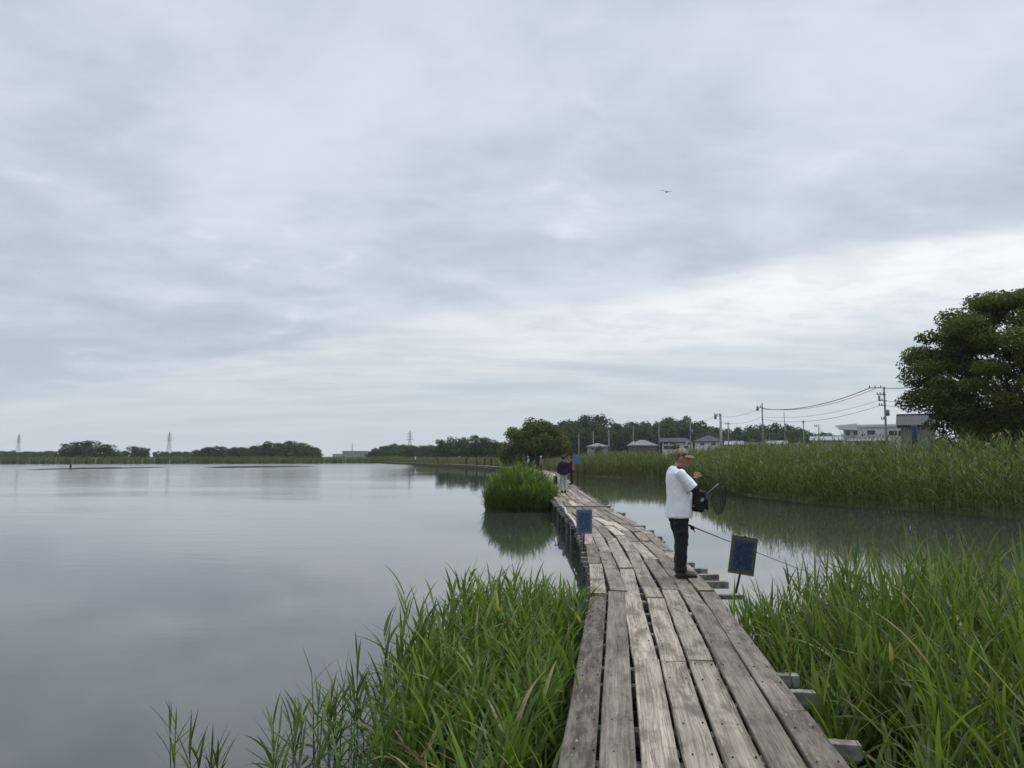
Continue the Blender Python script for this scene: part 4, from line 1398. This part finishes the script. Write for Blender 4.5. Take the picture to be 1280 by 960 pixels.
# far trees: five models, copied
def far_model(seed, wide, n=3400, ca=T_A, cb=T_B):
    """unit height tree: crown dome reaching low, made of many leaf clumps"""
    rg = np.random.default_rng(seed)
    lb = []
    for i in range(34):
        a = rg.uniform(0, 6.283)
        z = rg.uniform(.20, .86)
        rad = math.sqrt(max(.02, 1 - ((z - .42) / .52) ** 2)) * rg.uniform(.25, 1.0) ** .5
        r_ = rg.uniform(.10, .19)
        lb.append((math.cos(a) * rad * .40, math.sin(a) * rad * .40, z, r_, r_, r_ * .85))
    lb += [(0, 0, .45, .30, .30, .30), (.1, .05, .62, .22, .22, .2), (-.1, -.05, .3, .3, .3, .2)]
    zt = max(l[2] + l[5] for l in lb)
    lb = [(l[0], l[1], l[2] / zt, l[3], l[4], l[5] / zt) for l in lb]
    c = np_mesh('crown', *crown_geo(lb, n, .030, rg, ca, cb, .45), M_TREE)
    t = limb_mesh('trunk', .30, .028, [(l[0] * .7, l[1] * .7, l[2] * .9) for l in lb[:10]], rg, .05)
    t.materials.append(M_BARK)
    return c, t
MODELS = [far_model(50 + i, w_) for i, w_ in enumerate((1.0, 1.25, 1.5, .85, 1.15))]
MODELS_L = [far_model(70 + i, w_, 2600, (.036, .056, .018), (.070, .095, .028)) for i, w_ in enumerate((1.2, 1.0))]
rgt = np.random.default_rng(9)
def far_tree(u, vtop, half_px, Y, label, group=None, name='broadleaf_tree', model=None, light=False, zb=.3):
    top = at_y(u, vtop, Y)
    H = top.z - zb
    ms = MODELS_L if light else MODELS
    c, t = ms[(model if model is not None else int(rgt.integers(len(ms)))) % len(ms)]
    P = thing(name, label, 'tree', (top.x, Y, zb), group)
    wid = half_px * 1.18 * Y / F_PX
    sx = wid / .5
    P.scale = (sx, sx, H)
    P.rotation_euler = (0, 0, rgt.uniform(0, 6.28))
    link('crown', c, P)
    link('trunk', t, P)
    return P
# left shore
far_tree(88, 554, 15, 330, 'leftmost rounded dark tree of the clump behind the lake post', model=1)
far_tree(106, 549.5, 19, 335, 'tallest dark tree in the clump behind the lake post', model=0)
far_tree(130, 555, 17, 325, 'low wide tree on the right flank of the clump behind the lake post', model=2)
far_tree(171, 557, 12, 340, 'small round tree standing apart right of the clump behind the lake post', model=0)
far_tree(183, 559.5, 6, 345, 'narrow ragged tree beside the small round one on the left shore', model=3)
far_tree(152, 563, 9, 350, 'low shrubby tree in the gap between the clump and the small round tree', model=2)
GL = 'trees of the long left wood across the lake'
for i, (u, v_, hw) in enumerate([(246, 562, 10), (256, 558.5, 11), (268, 557, 11), (279, 557.5, 9), (291, 558, 9), (303, 558, 10), (314, 557, 11), (326, 554.5, 14), (341, 551.5, 16), (357, 550.5, 18), (374, 552.5, 17), (388, 557.5, 13), (396, 563, 8), (300, 560, 12), (330, 558, 13), (365, 558, 15)]):
    lab = 'dark green tree in the long wood across the lake left of the grey factory'
    far_tree(u, v_, hw, 330 + (i % 4) * 7, lab, GL)
GM = 'trees of the wood right of the grey factory'
for i, (u, v_, hw) in enumerate([(466, 562, 8), (474, 558, 10), (486, 555, 12), (499, 553.5, 13), (512, 555.5, 12), (524, 556, 12), (537, 555.5, 12), (545, 557, 10), (480, 562, 10), (505, 561, 14), (530, 561, 14)]):
    far_tree(u, v_, hw, 345 + (i % 4) * 8, 'hazy dark tree in the low wood just right of the grey factory', GM)
GR = 'nearer trees between the low wood and the round tree'
for i, (u, v_, hw) in enumerate([(555, 548, 14), (570, 545.5, 14), (586, 546, 13), (599, 543, 15), (612, 546, 13), (622, 552, 13), (563, 556, 12), (592, 556, 14)]):
    far_tree(u, v_, hw, 262 + (i % 3) * 8, 'mid green tree in the row behind the distant boardwalk left of the round tree', GR, light=(i % 3 == 1))
# low scrub line far left
for i in range(17):
    u = 2 + i * 4.6 if i < 15 else (205 + (i - 15) * 14)
    far_tree(u, 563.5 + rgt.uniform(-1, 1.5), 6, 520 + rgt.uniform(-20, 20), 'low far shrub on the skyline at the left end of the far shore', 'far skyline shrubs on the left', 'shrub')
for i in range(8):
    far_tree(196 + i * 5.5, 564.5 + rgt.uniform(-1.2, 1.2), 5, 520 + rgt.uniform(-20, 20), 'low far shrub around the foot of the middle lattice pylon', 'far skyline shrubs by the middle pylon', 'shrub')
# wood behind the houses
sky_line = [(700, 533), (708, 528), (718, 524), (730, 521), (743, 518.5), (753, 524), (762, 531), (773, 533), (784, 531), (795, 529), (806, 528), (818, 529), (830, 525), (840, 523), (850, 523), (860, 526), (870, 529), (880, 535),
            (891, 536.5), (903, 536), (915, 537), (928, 536), (940, 534), (953, 532), (966, 531), (978, 533), (990, 535), (1002, 538), (1012, 541), (1022, 542), (1033, 543)]
GW = 'trees of the dense wood behind the houses'
for i, (u, v_) in enumerate(sky_line):
    hw = 19 if u < 890 else 14
    far_tree(u, v_ - 3, hw, 300 + (i % 3) * 8, 'dark tree in the dense wood rising behind the houses', GW)
for i in range(26):
    u = 700 + i * 12.5
    v0 = np.interp(u, [a for a, b in sky_line], [b for a, b in sky_line])
    far_tree(u, v0 + 4 + rgt.uniform(-2, 3), 17, 286 + rgt.uniform(-4, 4), 'dark tree in the dense wood rising behind the houses', GW)
# understorey right under the big tree and by the houses
for (u, v_, hw, Y, lab) in ((748, 556, 5, 205, 'small dark shrub in front of the low hipped roof cottage'), (846, 553, 5, 150, 'sparse bare looking shrub in front of the white two storey house'),
                            (908, 556, 6, 160, 'dark shrub at the foot of the thick concrete utility pole'), (1190, 536, 24, 62, 'leafy shrub filling the gap between the grey walled house and the big spreading tree'), (1216, 541, 14, 52, 'leafy shrub under the left side of the big spreading tree'), (1240, 538, 22, 56, 'leafy shrub half way under the big spreading tree'),
                            (1262, 540, 16, 50, 'leafy shrub under the trunk of the big spreading tree')):
    far_tree(u, v_, hw, Y, lab, None, 'shrub', light=True)


# ------------------------------------------------------------------ houses
M_WALLW = surf('white_render', (.62, .63, .64), (.55, .56, .57), .6, .85, .2)
M_WALLG = surf('grey_render', (.30, .295, .285), (.25, .245, .24), .6, .85, .2)
M_WALLB = surf('brown_siding', (.17, .115, .085), (.12, .085, .065), .8, .85, .2)
M_ROOFD = surf('dark_tiles', (.038, .040, .046), (.028, .030, .034), 2, .7, .3)
M_ROOFG = surf('green_grey_tiles', (.16, .185, .175), (.12, .14, .135), 2, .7, .3)
M_ROOFM = surf('metal_roof', (.27, .28, .29), (.20, .21, .22), 1, .5, .4)
M_GLASS = surf('window_glass', (.022, .026, .032), (.035, .04, .045), 1, .12, .6)
M_FRAME = surf('window_frame', (.35, .36, .37), None, 3, .6)
M_BLUEP = surf('blue_panel', (.022, .050, .10), (.015, .035, .075), 2, .7)
def window(parent, x, z, wd, ht, y):
    f = MB()
    t_ = .06
    for (cx, cz, sx, sz) in ((x - wd / 2, z, t_, ht + t_), (x + wd / 2, z, t_, ht + t_), (x, z - ht / 2, wd - t_, t_), (x, z + ht / 2, wd - t_, t_), (x, z, t_ * .7, ht - t_)):
        f.box((cx, y - .03, cz), (sx, .10, sz))
    fo = link('window', f.mesh('window'), parent, mat=M_FRAME)
    link('pane', MB().box((x, y - .012, z), (wd, .03, ht)).mesh('pane'), fo, mat=M_GLASS)
def house(label, ul, ur, v_ridge, v_eave, Y, depth, roof_m, wall_m, style='side', wins=(), yaw=0.0, over=.5, low_m=None, name='house', v_base=None):
    """wins: (fraction across, pixel y, width px, height px)"""
    xl, xr = at_y(ul, 560, Y).x, at_y(ur, 560, Y).x
    cx, wd = (xl + xr) / 2, xr - xl
    th_ = math.atan2(cx, Y)
    wd *= math.cos(th_)
    yaw = yaw - th_
    ze, zr = at_y(cx, v_eave, Y).z, at_y(cx, v_ridge, Y).z
    ze, zr = at_y((ul + ur) / 2, v_eave, Y).z - .3, at_y((ul + ur) / 2, v_ridge, Y).z - .3
    t = thing(name, label, 'house', (cx + math.sin(th_) * depth / 2, Y + math.cos(th_) * depth / 2, .3))
    t.rotation_euler = (0, 0, yaw)
    h = wd / 2 - over
    y0, y1 = -depth / 2 + over, depth / 2 - over
    wl = MB()
    if style == 'side':
        wl.add([(-h, y0, -.4), (h, y0, -.4), (h, y1, -.4), (-h, y1, -.4), (-h, y0, ze), (h, y0, ze), (h, y1, ze), (-h, y1, ze), (-h, 0, zr - .18), (h, 0, zr - .18)],
               [(0, 1, 5, 4), (1, 2, 6, 9, 5), (2, 3, 7, 6), (3, 0, 4, 8, 7), (4, 5, 9, 8), (6, 7, 8, 9)])
    elif style == 'front':
        wl.add([(-h, y0, -.4), (h, y0, -.4), (h, y1, -.4), (-h, y1, -.4), (-h, y0, ze), (h, y0, ze), (h, y1, ze), (-h, y1, ze), (0, y0, zr - .18), (0, y1, zr - .18)],
               [(0, 1, 5, 8, 4), (1, 2, 6, 5), (2, 3, 7, 9, 6), (3, 0, 4, 7), (4, 8, 9, 7), (5, 6, 9, 8)])
    else:
        wl.box((0, 0, (ze - .4) / 2), (2 * h, y1 - y0, ze + .4))
    link('wall', wl.mesh('wall'), t, mat=wall_m)
    rf = MB()
    H2, D2, th = wd / 2, depth / 2, .16
    if style == 'side':
        dz = (zr - ze) / (D2 - over) * over
        P1 = [(-H2, -D2, ze - dz), (H2, -D2, ze - dz), (H2, 0, zr), (-H2, 0, zr), (H2, D2, ze - dz), (-H2, D2, ze - dz)]
        fs = [(0, 1, 2, 3), (3, 2, 4, 5)]
    elif style == 'front':
        dz = (zr - ze) / h * over
        P1 = [(-H2, -D2, ze - dz), (0, -D2, zr), (0, D2, zr), (-H2, D2, ze - dz), (H2, -D2, ze - dz), (H2, D2, ze - dz)]
        fs = [(0, 1, 2, 3), (1, 4, 5, 2)]
    elif style == 'hip':
        rdg = max(.2, H2 - D2 * .8)
        P1 = [(-H2, -D2, ze), (H2, -D2, ze), (H2, D2, ze), (-H2, D2, ze), (-rdg, 0, zr), (rdg, 0, zr)]
        fs = [(0, 1, 5, 4), (1, 2, 5), (2, 3, 4, 5), (3, 0, 4)]
    else:
        P1 = [(-H2, -D2, zr), (H2, -D2, zr), (H2, D2, zr), (-H2, D2, zr)]
        fs = [(0, 1, 2, 3)]
        th = max(.2, zr - ze)
    n_ = len(P1)
    vs = [tuple(p) for p in P1] + [(p[0], p[1], p[2] - th) for p in P1]
    edges = {}
    for f in fs:
        for a, b in zip(f, f[1:] + f[:1]):
            edges[(a, b)] = 1
    side = [(b, a, a + n_, b + n_) for (a, b) in edges if (b, a) not in edges]
    rf.add(vs, fs + [tuple(i + n_ for i in reversed(f)) for f in fs] + side)
    if style in ('side',):
        rf.box((0, 0, zr + .06), (wd * .98, .3, .16))
    link('roof', rf.mesh('roof'), t, mat=roof_m)
    for (fx, v_, wp, hp) in wins:
        z = at_y((ul + ur) / 2, v_, Y).z - .3
        window(t, -wd / 2 + fx * wd, z, wp * Y / F_PX, hp * Y / F_PX, y0)
    return t
house('low cottage with pale hipped roof at the foot of the wood', 732, 762, 553.5, 558, 225, 9, M_ROOFG, M_WALLG, 'hip', [(.3, 561, 4, 2.4), (.7, 561, 4, 2.4)])
hA = house('house with green grey gabled roof left of the white two storey house', 783, 823, 549.5, 556.5, 205, 9, M_ROOFG, M_WALLB, 'hip', [(.22, 559.5, 4, 2.6), (.6, 559.5, 4, 2.6), (.85, 559.5, 3, 2.6)])
gx = MB()
z_a, z_b = at_y(787, 557, 204).z - .3, at_y(787, 551, 204).z - .3
gx.add([(-4.2, -4.4, z_a), (-.6, -4.4, z_a), (-2.4, -4.4, z_b), (-4.2, -.5, z_a), (-.6, -.5, z_a), (-2.4, -.5, z_b)], [(0, 1, 2), (3, 5, 4), (0, 2, 5, 3), (1, 4, 5, 2), (0, 3, 4, 1)])
link('dormer', gx.mesh('dormer'), hA, mat=M_WALLW)
hB = house('white two storey house with dark balcony windows behind the reeds', 825, 858, 546.5, 551.5, 168, 8, M_ROOFD, M_WALLW, 'side', [(.22, 554, 5, 3), (.45, 554, 5, 3), (.35, 559.3, 14, 4.4)])
house('narrow white gabled house squeezed beside the white two storey house', 847, 869, 545.5, 552.5, 176, 9, M_ROOFD, M_WALLW, 'front', [(.35, 554.5, 3, 3), (.65, 554.5, 3, 3), (.5, 559, 5, 3.5)])
house('house with broad dark grey roof left of the thick concrete pole', 866, 906, 543.5, 551.5, 188, 10, M_ROOFD, M_WALLW, 'hip', [(.3, 555, 5, 3), (.65, 555, 5, 3)])
for (a, b_, r_, e_, Y, rm_, wm_, st, lab) in (
        (905, 930, 551, 555, 215, M_ROOFM, M_WALLW, 'side', 'pale low house just right of the thick concrete pole'),
        (930, 957, 552, 555.5, 230, M_ROOFD, M_WALLG, 'side', 'low grey house with dark roof left of the slim radio mast'),
        (957, 985, 550.5, 554.5, 225, M_ROOFM, M_WALLW, 'side', 'low white house under the slim radio mast'),
        (985, 1014, 551.5, 555, 235, M_ROOFD, M_WALLW, 'front', 'small gabled house between the slim mast and the long grey shed')):
    house(lab, a, b_, r_, e_, Y, 8, rm_, wm_, st, [(.3, 556.5, 3.5, 2), (.7, 556.5, 3.5, 2)])
house('long low shed with grey metal roof left of the modern white house', 1012, 1058, 544.5, 549.5, 150, 9, M_ROOFM, M_WALLG, 'side', [(.25, 551.5, 5, 2), (.6, 551.5, 6, 2)])
HW = house('modern white flat roofed house beside the tallest utility pole', 1052, 1146, 530.5, 533.5, 130, 9, M_WALLW, M_WALLW, 'flat',
           [(.085, 541, 4.5, 5), (.19, 541, 4.5, 5), (.40, 540.5, 9, 5.5), (.69, 541.5, 9, 5.5), (.82, 541.8, 9.5, 6)], over=.25)
wv = MB()
x0 = -(1099 - 1049) * 130 / F_PX
x1 = -(1099 - 1075) * 130 / F_PX
zt, zb_ = at_y(1060, 529.5, 130).z - .3, at_y(1060, 537.5, 130).z - .3
wv.add([(x0, -5.2, zt - .25), (x1, -5.2, zt + .03), (x1, -5.2, zb_), (x0 + .7, -5.2, zb_ + .2), (x0, -2, zt - .25), (x1, -2, zt + .03), (x1, -2, zb_), (x0 + .7, -2, zb_ + .2)],
       [(0, 3, 2, 1), (4, 5, 6, 7), (0, 1, 5, 4), (1, 2, 6, 5), (2, 3, 7, 6), (3, 0, 4, 7)])
link('canopy', wv.mesh('canopy'), HW, mat=M_WALLW)
cpz0, cpz1 = at_y(1085, 550.5, 127).z - .3, at_y(1085, 544.8, 127).z - .3
cpx0, cpx1 = (1060 - 1099) * 130 / F_PX, (1112 - 1099) * 130 / F_PX
link('lean_to_roof', MB().add([(cpx0, -7.2, cpz0), (cpx1, -7.2, cpz0), (cpx1, -4.3, cpz1), (cpx0, -4.3, cpz1), (cpx0, -7.2, cpz0 - .12), (cpx1, -7.2, cpz0 - .12), (cpx1, -4.3, cpz1 - .12), (cpx0, -4.3, cpz1 - .12)],
     [(0, 1, 2, 3), (7, 6, 5, 4), (0, 4, 5, 1), (1, 5, 6, 2), (2, 6, 7, 3), (3, 7, 4, 0)]).mesh('lean_to_roof'), HW, mat=M_ROOFM)
house('house with dark tiled roof and grey walls partly behind the big spreading tree', 1121, 1176, 516.5, 529, 118, 9, M_ROOFD, surf('taupe_render', (.19, .178, .16), (.15, .14, .125), .6, .85, .2), 'side', [(.24, 537, 4, 5), (.62, 535, 5, 5), (.82, 536, 4, 5)], over=.6)
bp = at_y(1143, 541, 116)
tag(link('water_tank', MB().tube([(0, 0, -3.2), (0, 0, 1.0), (0, 0, 1.2)], [.40, .40, .30], 18).mesh('water_tank'), loc=bp, mat=M_BLUEP, smooth=True), 'upright blue tank against the grey walled house beside the white house', 'tank')
# grey factory far across the lake
fx = at_y(445, 566, 800)
FA = thing('factory', 'long grey flat factory with a slim mast far across the lake', 'factory', (fx.x, 800, .3))
zt = at_y(445, 564.5, 800).z - .3
link('wall', MB().box((0, 0, zt / 2 - .3), (26, 12, zt + .6)).mesh('wall'), FA, mat=surf('hazy_grey_wall', (.22, .235, .25), (.19, .20, .215), .1, .8))
link('roof', MB().box((0, 0, zt + .3), (27, 13, .7)).mesh('roof'), FA, mat=M_ROOFM)
link('annex', MB().box((-18, 2, zt * .3), (12, 10, zt * .75)).mesh('annex'), FA, mat=M_WALLG)
link('mast', MB().tube([(-4, 0, zt), (-4, 0, at_y(440, 554.5, 800).z)], [.5, .3], 6).mesh('mast'), FA, mat=M_ROOFM)


# ------------------------------------------------------------------ utility poles, wires, pylons
M_CONC = surf('pole_concrete', (.22, .22, .215), (.16, .16, .155), 2, .85)
M_STEEL = surf('galvanised_steel', (.16, .17, .18), (.11, .12, .13), 2, .5, .4)
M_WIRE = surf('wire_black', (.03, .03, .032), None, 1, .6)
POLES = {}
def utility_pole(key, u, v_top, Y, label, arms=(), r=.16, lean=0.0, mat=None, extra=None):
    """arms: (pixel y, pixels left, pixels right)"""
    top = at_y(u, v_top, Y)
    t = thing('utility_pole', label, 'utility pole', (top.x, Y, .3))
    h = top.z - .3
    link('shaft', MB().tube([(0, 0, -.5), (lean, 0, h)], [r * 1.15, r * .75], 10).mesh('shaft'), t, mat=mat or M_CONC, smooth=True)
    k_ = Y / F_PX
    for (v_, l, r_) in arms:
        z = at_y(u, v_, Y).z - .3
        mb = MB().box(((r_ - l) / 2 * k_, -.18, z), ((l + r_) * k_, .1, .12))
        a = link('crossarm', mb.mesh('crossarm'), t, mat=M_STEEL)
        ib = MB()
        m_ = 3 if l + r_ > 8 else 2
        for j in range(m_):
            x = -l * k_ + (j + .15) / m_ * (l + r_) * k_
            ib.tube([(x, -.18, z + .05), (x, -.18, z + .22), (x, -.18, z + .36)], [.05, .10, .06], 8)
        link('insulators', ib.mesh('insulators'), a, mat=M_CONC, smooth=True)
    if extra:
        for (v_, dxp, w_, hh) in extra:
            z = at_y(u, v_, Y).z - .3
            link('transformer', MB().tube([(dxp * k_, -.1, z - hh / 2), (dxp * k_, -.1, z + hh / 2)], w_ / 2, 12).mesh('transformer'), t, mat=M_STEEL, smooth=True)
    POLES[key] = (u, Y)
    return t
utility_pole('a', 1105, 484, 112, 'tallest utility pole with stacked crossarms in front of the modern white house', [(485, 20, 1), (493.5, 10, 1), (501, 8, 2), (507, 8, 1), (524, 6, 0)], .17, extra=[(516, 2.5, .55, .9), (498, -7, .3, .8)])
utility_pole('b', 952.5, 504, 152, 'utility pole with one left bracket under the sagging wires, right of the thick one', [(509, 7, 1)], .17, extra=[(511, -6, .5, .8)])
utility_pole('c', 900.5, 517, 142, 'thick pale concrete utility pole with left bracket behind the angler', [(519, 8, 1)], .26, extra=[(521, -6.5, .45, .9)], mat=surf('pale_concrete', (.30, .30, .29), (.24, .24, .23), 2, .85))
utility_pole('d', 910, 527, 190, 'short utility pole with small crossarm right of the thick concrete one', [(530, 4, 3)], .16)
utility_pole('e', 862.5, 520, 165, 'slim grey utility pole right of the white two storey house', [(526, 5, 1)], .14, extra=[(540, 1.2, .5, .8)])
utility_pole('f', 980, 515, 150, 'thin mast like pole between two stout utility poles on the right', [], .09, extra=[(538, .5, .4, .7)])
utility_pole('g', 1004, 527, 140, 'short pole rising from the reeds left of the long grey shed', [(528, 1, 1)], .13)
utility_pole('h', 1020.5, 531, 150, 'slightly tilted short pole beside the long grey shed', [(533, 3, 1)], .14, lean=.5)
utility_pole('i', 823.5, 528, 210, 'thin utility pole in front of the wood left of the white two storey house', [(531, 2, 2)], .14)
utility_pole('j', 791.5, 532, 230, 'thin utility pole in front of the wood above the green grey roof', [(535, 2, 2)], .15)
utility_pole('k', 761, 538, 226, 'utility pole right of the low cottage at the foot of the wood', [(541, 3, 1), (545, 3, 1)], .2)
utility_pole('l', 741.5, 539, 240, 'utility pole behind the low cottage with hipped roof', [(542, 3, 2)], .17)
utility_pole('m', 723.5, 543, 235, 'braced utility pole left of the low cottage, nearest the round tree', [(546, 3, 2)], .18)

def wire(label, a, b, sag, r=.03, group='overhead wires on the right'):
    A, B = at_y(*a), at_y(*b)
    pts_ = []
    for i in range(25):
        f = i / 24
        p = A.lerp(B, f)
        p.z -= sag * 4 * f * (1 - f)
        pts_.append(tuple(p - A))
    tag(link('overhead_wire', MB().tube(pts_, r, 5).mesh('overhead_wire'), loc=A, mat=M_WIRE), label, 'wire', group)
wire('thick upper wire sagging between the tallest pole and the bracketed pole', (1087, 485, 112), (953, 511, 152), 1.2, .06)
wire('second upper wire close beside the thick one left of the tallest pole', (1098, 484, 112), (952, 510, 152), 1.5, .035)
wire('middle wire left of the tallest pole at its second crossarm', (1097, 501, 112), (953, 521, 152), 1.0, .025)
wire('lower wire left of the tallest pole at its third crossarm', (1099, 507, 112), (953, 524, 152), 1.3, .03)
wire('thick upper wire running from the tallest pole into the big tree', (1106, 485, 112), (1180, 476, 75), .3, .05)
wire('lower wire running from the tallest pole into the big tree', (1106, 501, 112), (1180, 492, 75), .4, .025)
wire('lowest wire running from the tallest pole into the big tree', (1106, 507, 112), (1180, 499, 75), .4, .025)
wire('upper wire from the bracketed pole down to the thick concrete pole', (952, 509, 152), (894, 520, 142), .8, .028)
wire('lower wire from the bracketed pole down to the thick concrete pole', (952, 521, 152), (901, 528, 142), .7, .025)
wire('wire from the thick concrete pole leftwards to the slim grey pole', (894, 520, 142), (860, 526, 165), .6, .025)
wire('wire strung across the front of the wood to the thin poles', (858, 526, 165), (791, 535, 230), .8, .025)

def make_pylon():
    t = thing('lattice_pylon', 'x', 'pylon', (0, 0, 0), 'steel lattice pylons on the far horizon')
    # unit: 40 m tall
    mb = MB()
    def half(z):
        return np.interp(z, [0, 22, 30, 40], [4.2, 1.6, 1.1, .25])
    levels = [0, 6, 11.5, 16.5, 21, 25, 28.5, 32, 35, 40]
    br = .13
    for sx in (-1, 1):
        for sy in (-1, 1):
            for a, b in zip(levels[:-1], levels[1:]):
                mb.beam((sx * half(a), sy * half(a), a), (sx * half(b), sy * half(b), b), .24, .24)
    M_PYL = surf('dull_pylon_steel', (.06, .065, .07), None, 2, .6)
    link('legs', mb.mesh('legs'), t, mat=M_PYL)
    mb = MB()
    for a, b in zip(levels[:-1], levels[1:]):
        for s0 in (-1, 1):
            ha, hb_ = half(a), half(b)
            for sgn in (-1, 1):
                mb.beam((-ha * sgn, s0 * ha, a), (hb_ * sgn, s0 * hb_, b), br, br)
                mb.beam((s0 * ha, -ha * sgn, a), (s0 * hb_, hb_ * sgn, b), br, br)
    link('bracing', mb.mesh('bracing'), t, mat=M_PYL)
    for z, wv in ((27, 5.0), (31, 4.4), (35, 3.6)):
        m2 = MB()
        for sg in (-1, 1):
            m2.beam((0, 0, z), (sg * wv, 0, z + .1), .3, .3)
            m2.beam((0, 0, z + 1.6), (sg * wv, 0, z + .1), .25, .25)
            m2.tube([(sg * wv, 0, z), (sg * wv, 0, z - 1.4)], .16, 6)
        link('crossarm', m2.mesh('crossarm'), t, mat=M_PYL)
    return t
pyl = make_pylon()
for i, (u, vt, Y, lab) in enumerate(((212, 540, 900, 'middle lattice pylon, between the small round tree and the long wood'), (24, 542.5, 950, 'leftmost lattice pylon on the far horizon'),
                                     (512.5, 538, 720, 'rightmost lattice pylon rising above the low wood'))):
    o = pyl if i == 0 else copy_tree(pyl)
    top = at_y(u, vt, Y)
    s_ = (top.z - .5) / 40
    o.location = (top.x, Y, .5)
    o.scale = (s_, s_, s_)
    o['label'] = lab

# ------------------------------------------------------------------ lake post, floating weed, bird
lp = on_z(88, 585, 0)
tag(link('lake_post', MB().tube([(0, 0, -.5), (0.03, 0, 1.0), (.03, 0, at_y(88, 575, lp.y).z)], [.20, .18, .17], 10).box((0, 0, .9), (.7, .12, .14)).mesh('lake_post'), loc=lp, mat=M_POST),
    'dark wooden post standing in the lake on the far left', 'post')
M_WEED = surf('floating_weed', (.022, .026, .016), (.035, .04, .022), 1.2, .95, .05, .5)
def weed(ul, ur, v_, dv, label):
    c = on_z((ul + ur) / 2, v_, .03)
    a, b = on_z(ul, v_, 0), on_z(ur, v_, 0)
    L = (b.x - a.x) / 2
    y0, y1 = on_z(640, v_ + dv, 0).y, on_z(640, v_ - dv, 0).y
    D = (y1 - y0) / 2
    rg = random.Random(int(ul))
    nA, rings = 72, 5
    vs = [(0, 0, .07)]
    for j in range(1, rings + 1):
        f = j / rings
        for k in range(nA):
            a_ = 2 * math.pi * k / nA
            m_ = 1 + .16 * math.sin(3 * a_ + ul) + .12 * math.sin(7 * a_ + 1) + rg.uniform(-.10, .10)
            vs.append((.86 * L * f * m_ * math.cos(a_), D * f * m_ * math.sin(a_), (.07 * (1 - f ** 3) + rg.uniform(0, .03)) if j < rings else -.02))
    fs = [(0, 1 + k, 1 + (k + 1) % nA) for k in range(nA)]
    for j in range(rings - 1):
        for k in range(nA):
            fs.append((1 + j * nA + k, 1 + (j + 1) * nA + k, 1 + (j + 1) * nA + (k + 1) % nA, 1 + j * nA + (k + 1) % nA))
    tag(link('weed_mat', MB().add(vs, fs).mesh('weed_mat'), loc=(c.x, c.y, 0), mat=M_WEED, smooth=True), label, 'weed mat', 'dark floating weed mats on the far lake')
weed(70, 143, 585.4, 1.5, 'dark flat weed mat floating at the foot of the lake post')
weed(157, 186, 584.6, 1.1, 'smallest dark weed mat right of the one at the lake post')
weed(252, 390, 583.4, 1.1, 'longest dark weed mat floating in front of the long wood')
bpz = at_y(833, 240, 62)
BIRD = thing('bird', 'dark bird gliding high in the grey sky', 'bird', bpz)
bb = MB()
bb.tube([(-.26, .05, -.03), (-.15, 0, 0), (0, 0, .01), (.13, 0, 0), (.19, 0, .01), (.24, 0, -.005)], [(.05, .008), (.04, .03), (.07, .06), (.05, .05), (.032, .032), (.006, .006)], 10, side=(0, 1, 0))
for sg, dz_ in ((-1, -.02), (1, .06)):
    ws = []
    root = [(-.07, 0, .02), (.08, 0, .02)]
    mid = [(-.05, sg * .22, .06 + dz_), (.10, sg * .22, .07 + dz_)]
    tip = [(-.10, sg * .50, .04 + dz_ * 2), (-.02, sg * .50, .045 + dz_ * 2)]
    vs = []
    for a, b in (root, mid, tip):
        vs += [a, b, (b[0], b[1], b[2] - .018), (a[0], a[1], a[2] - .018)]
    fs = []
    for i in range(2):
        for k in range(4):
            fs.append((i * 4 + k, i * 4 + (k + 1) % 4, (i + 1) * 4 + (k + 1) % 4, (i + 1) * 4 + k))
    fs += [(0, 1, 2, 3), (8, 11, 10, 9)]
    bb.add(vs, fs)
link('body', bake(bb, 'body', .012, 1), BIRD, mat=M_HAIR)
BIRD.rotation_euler = (R(6), R(-6), R(62))

# ------------------------------------------------------------------ thin summer haze
hz = bpy.data.materials.new('haze')
hz.use_nodes = True
ht = NT(hz.node_tree)
ht.n.clear()
pv = ht.node('ShaderNodeVolumePrincipled')
pv.inputs['Color'].default_value = (.86, .92, 1.0, 1)
pv.inputs['Density'].default_value = .00016
ho = ht.node('ShaderNodeOutputMaterial')
ht.l.new(pv.outputs[0], ho.inputs['Volume'])
tag(link('haze', MB().box((-60, 500, 17), (1500, 1200, 38)).mesh('haze'), mat=hz), kind='stuff')
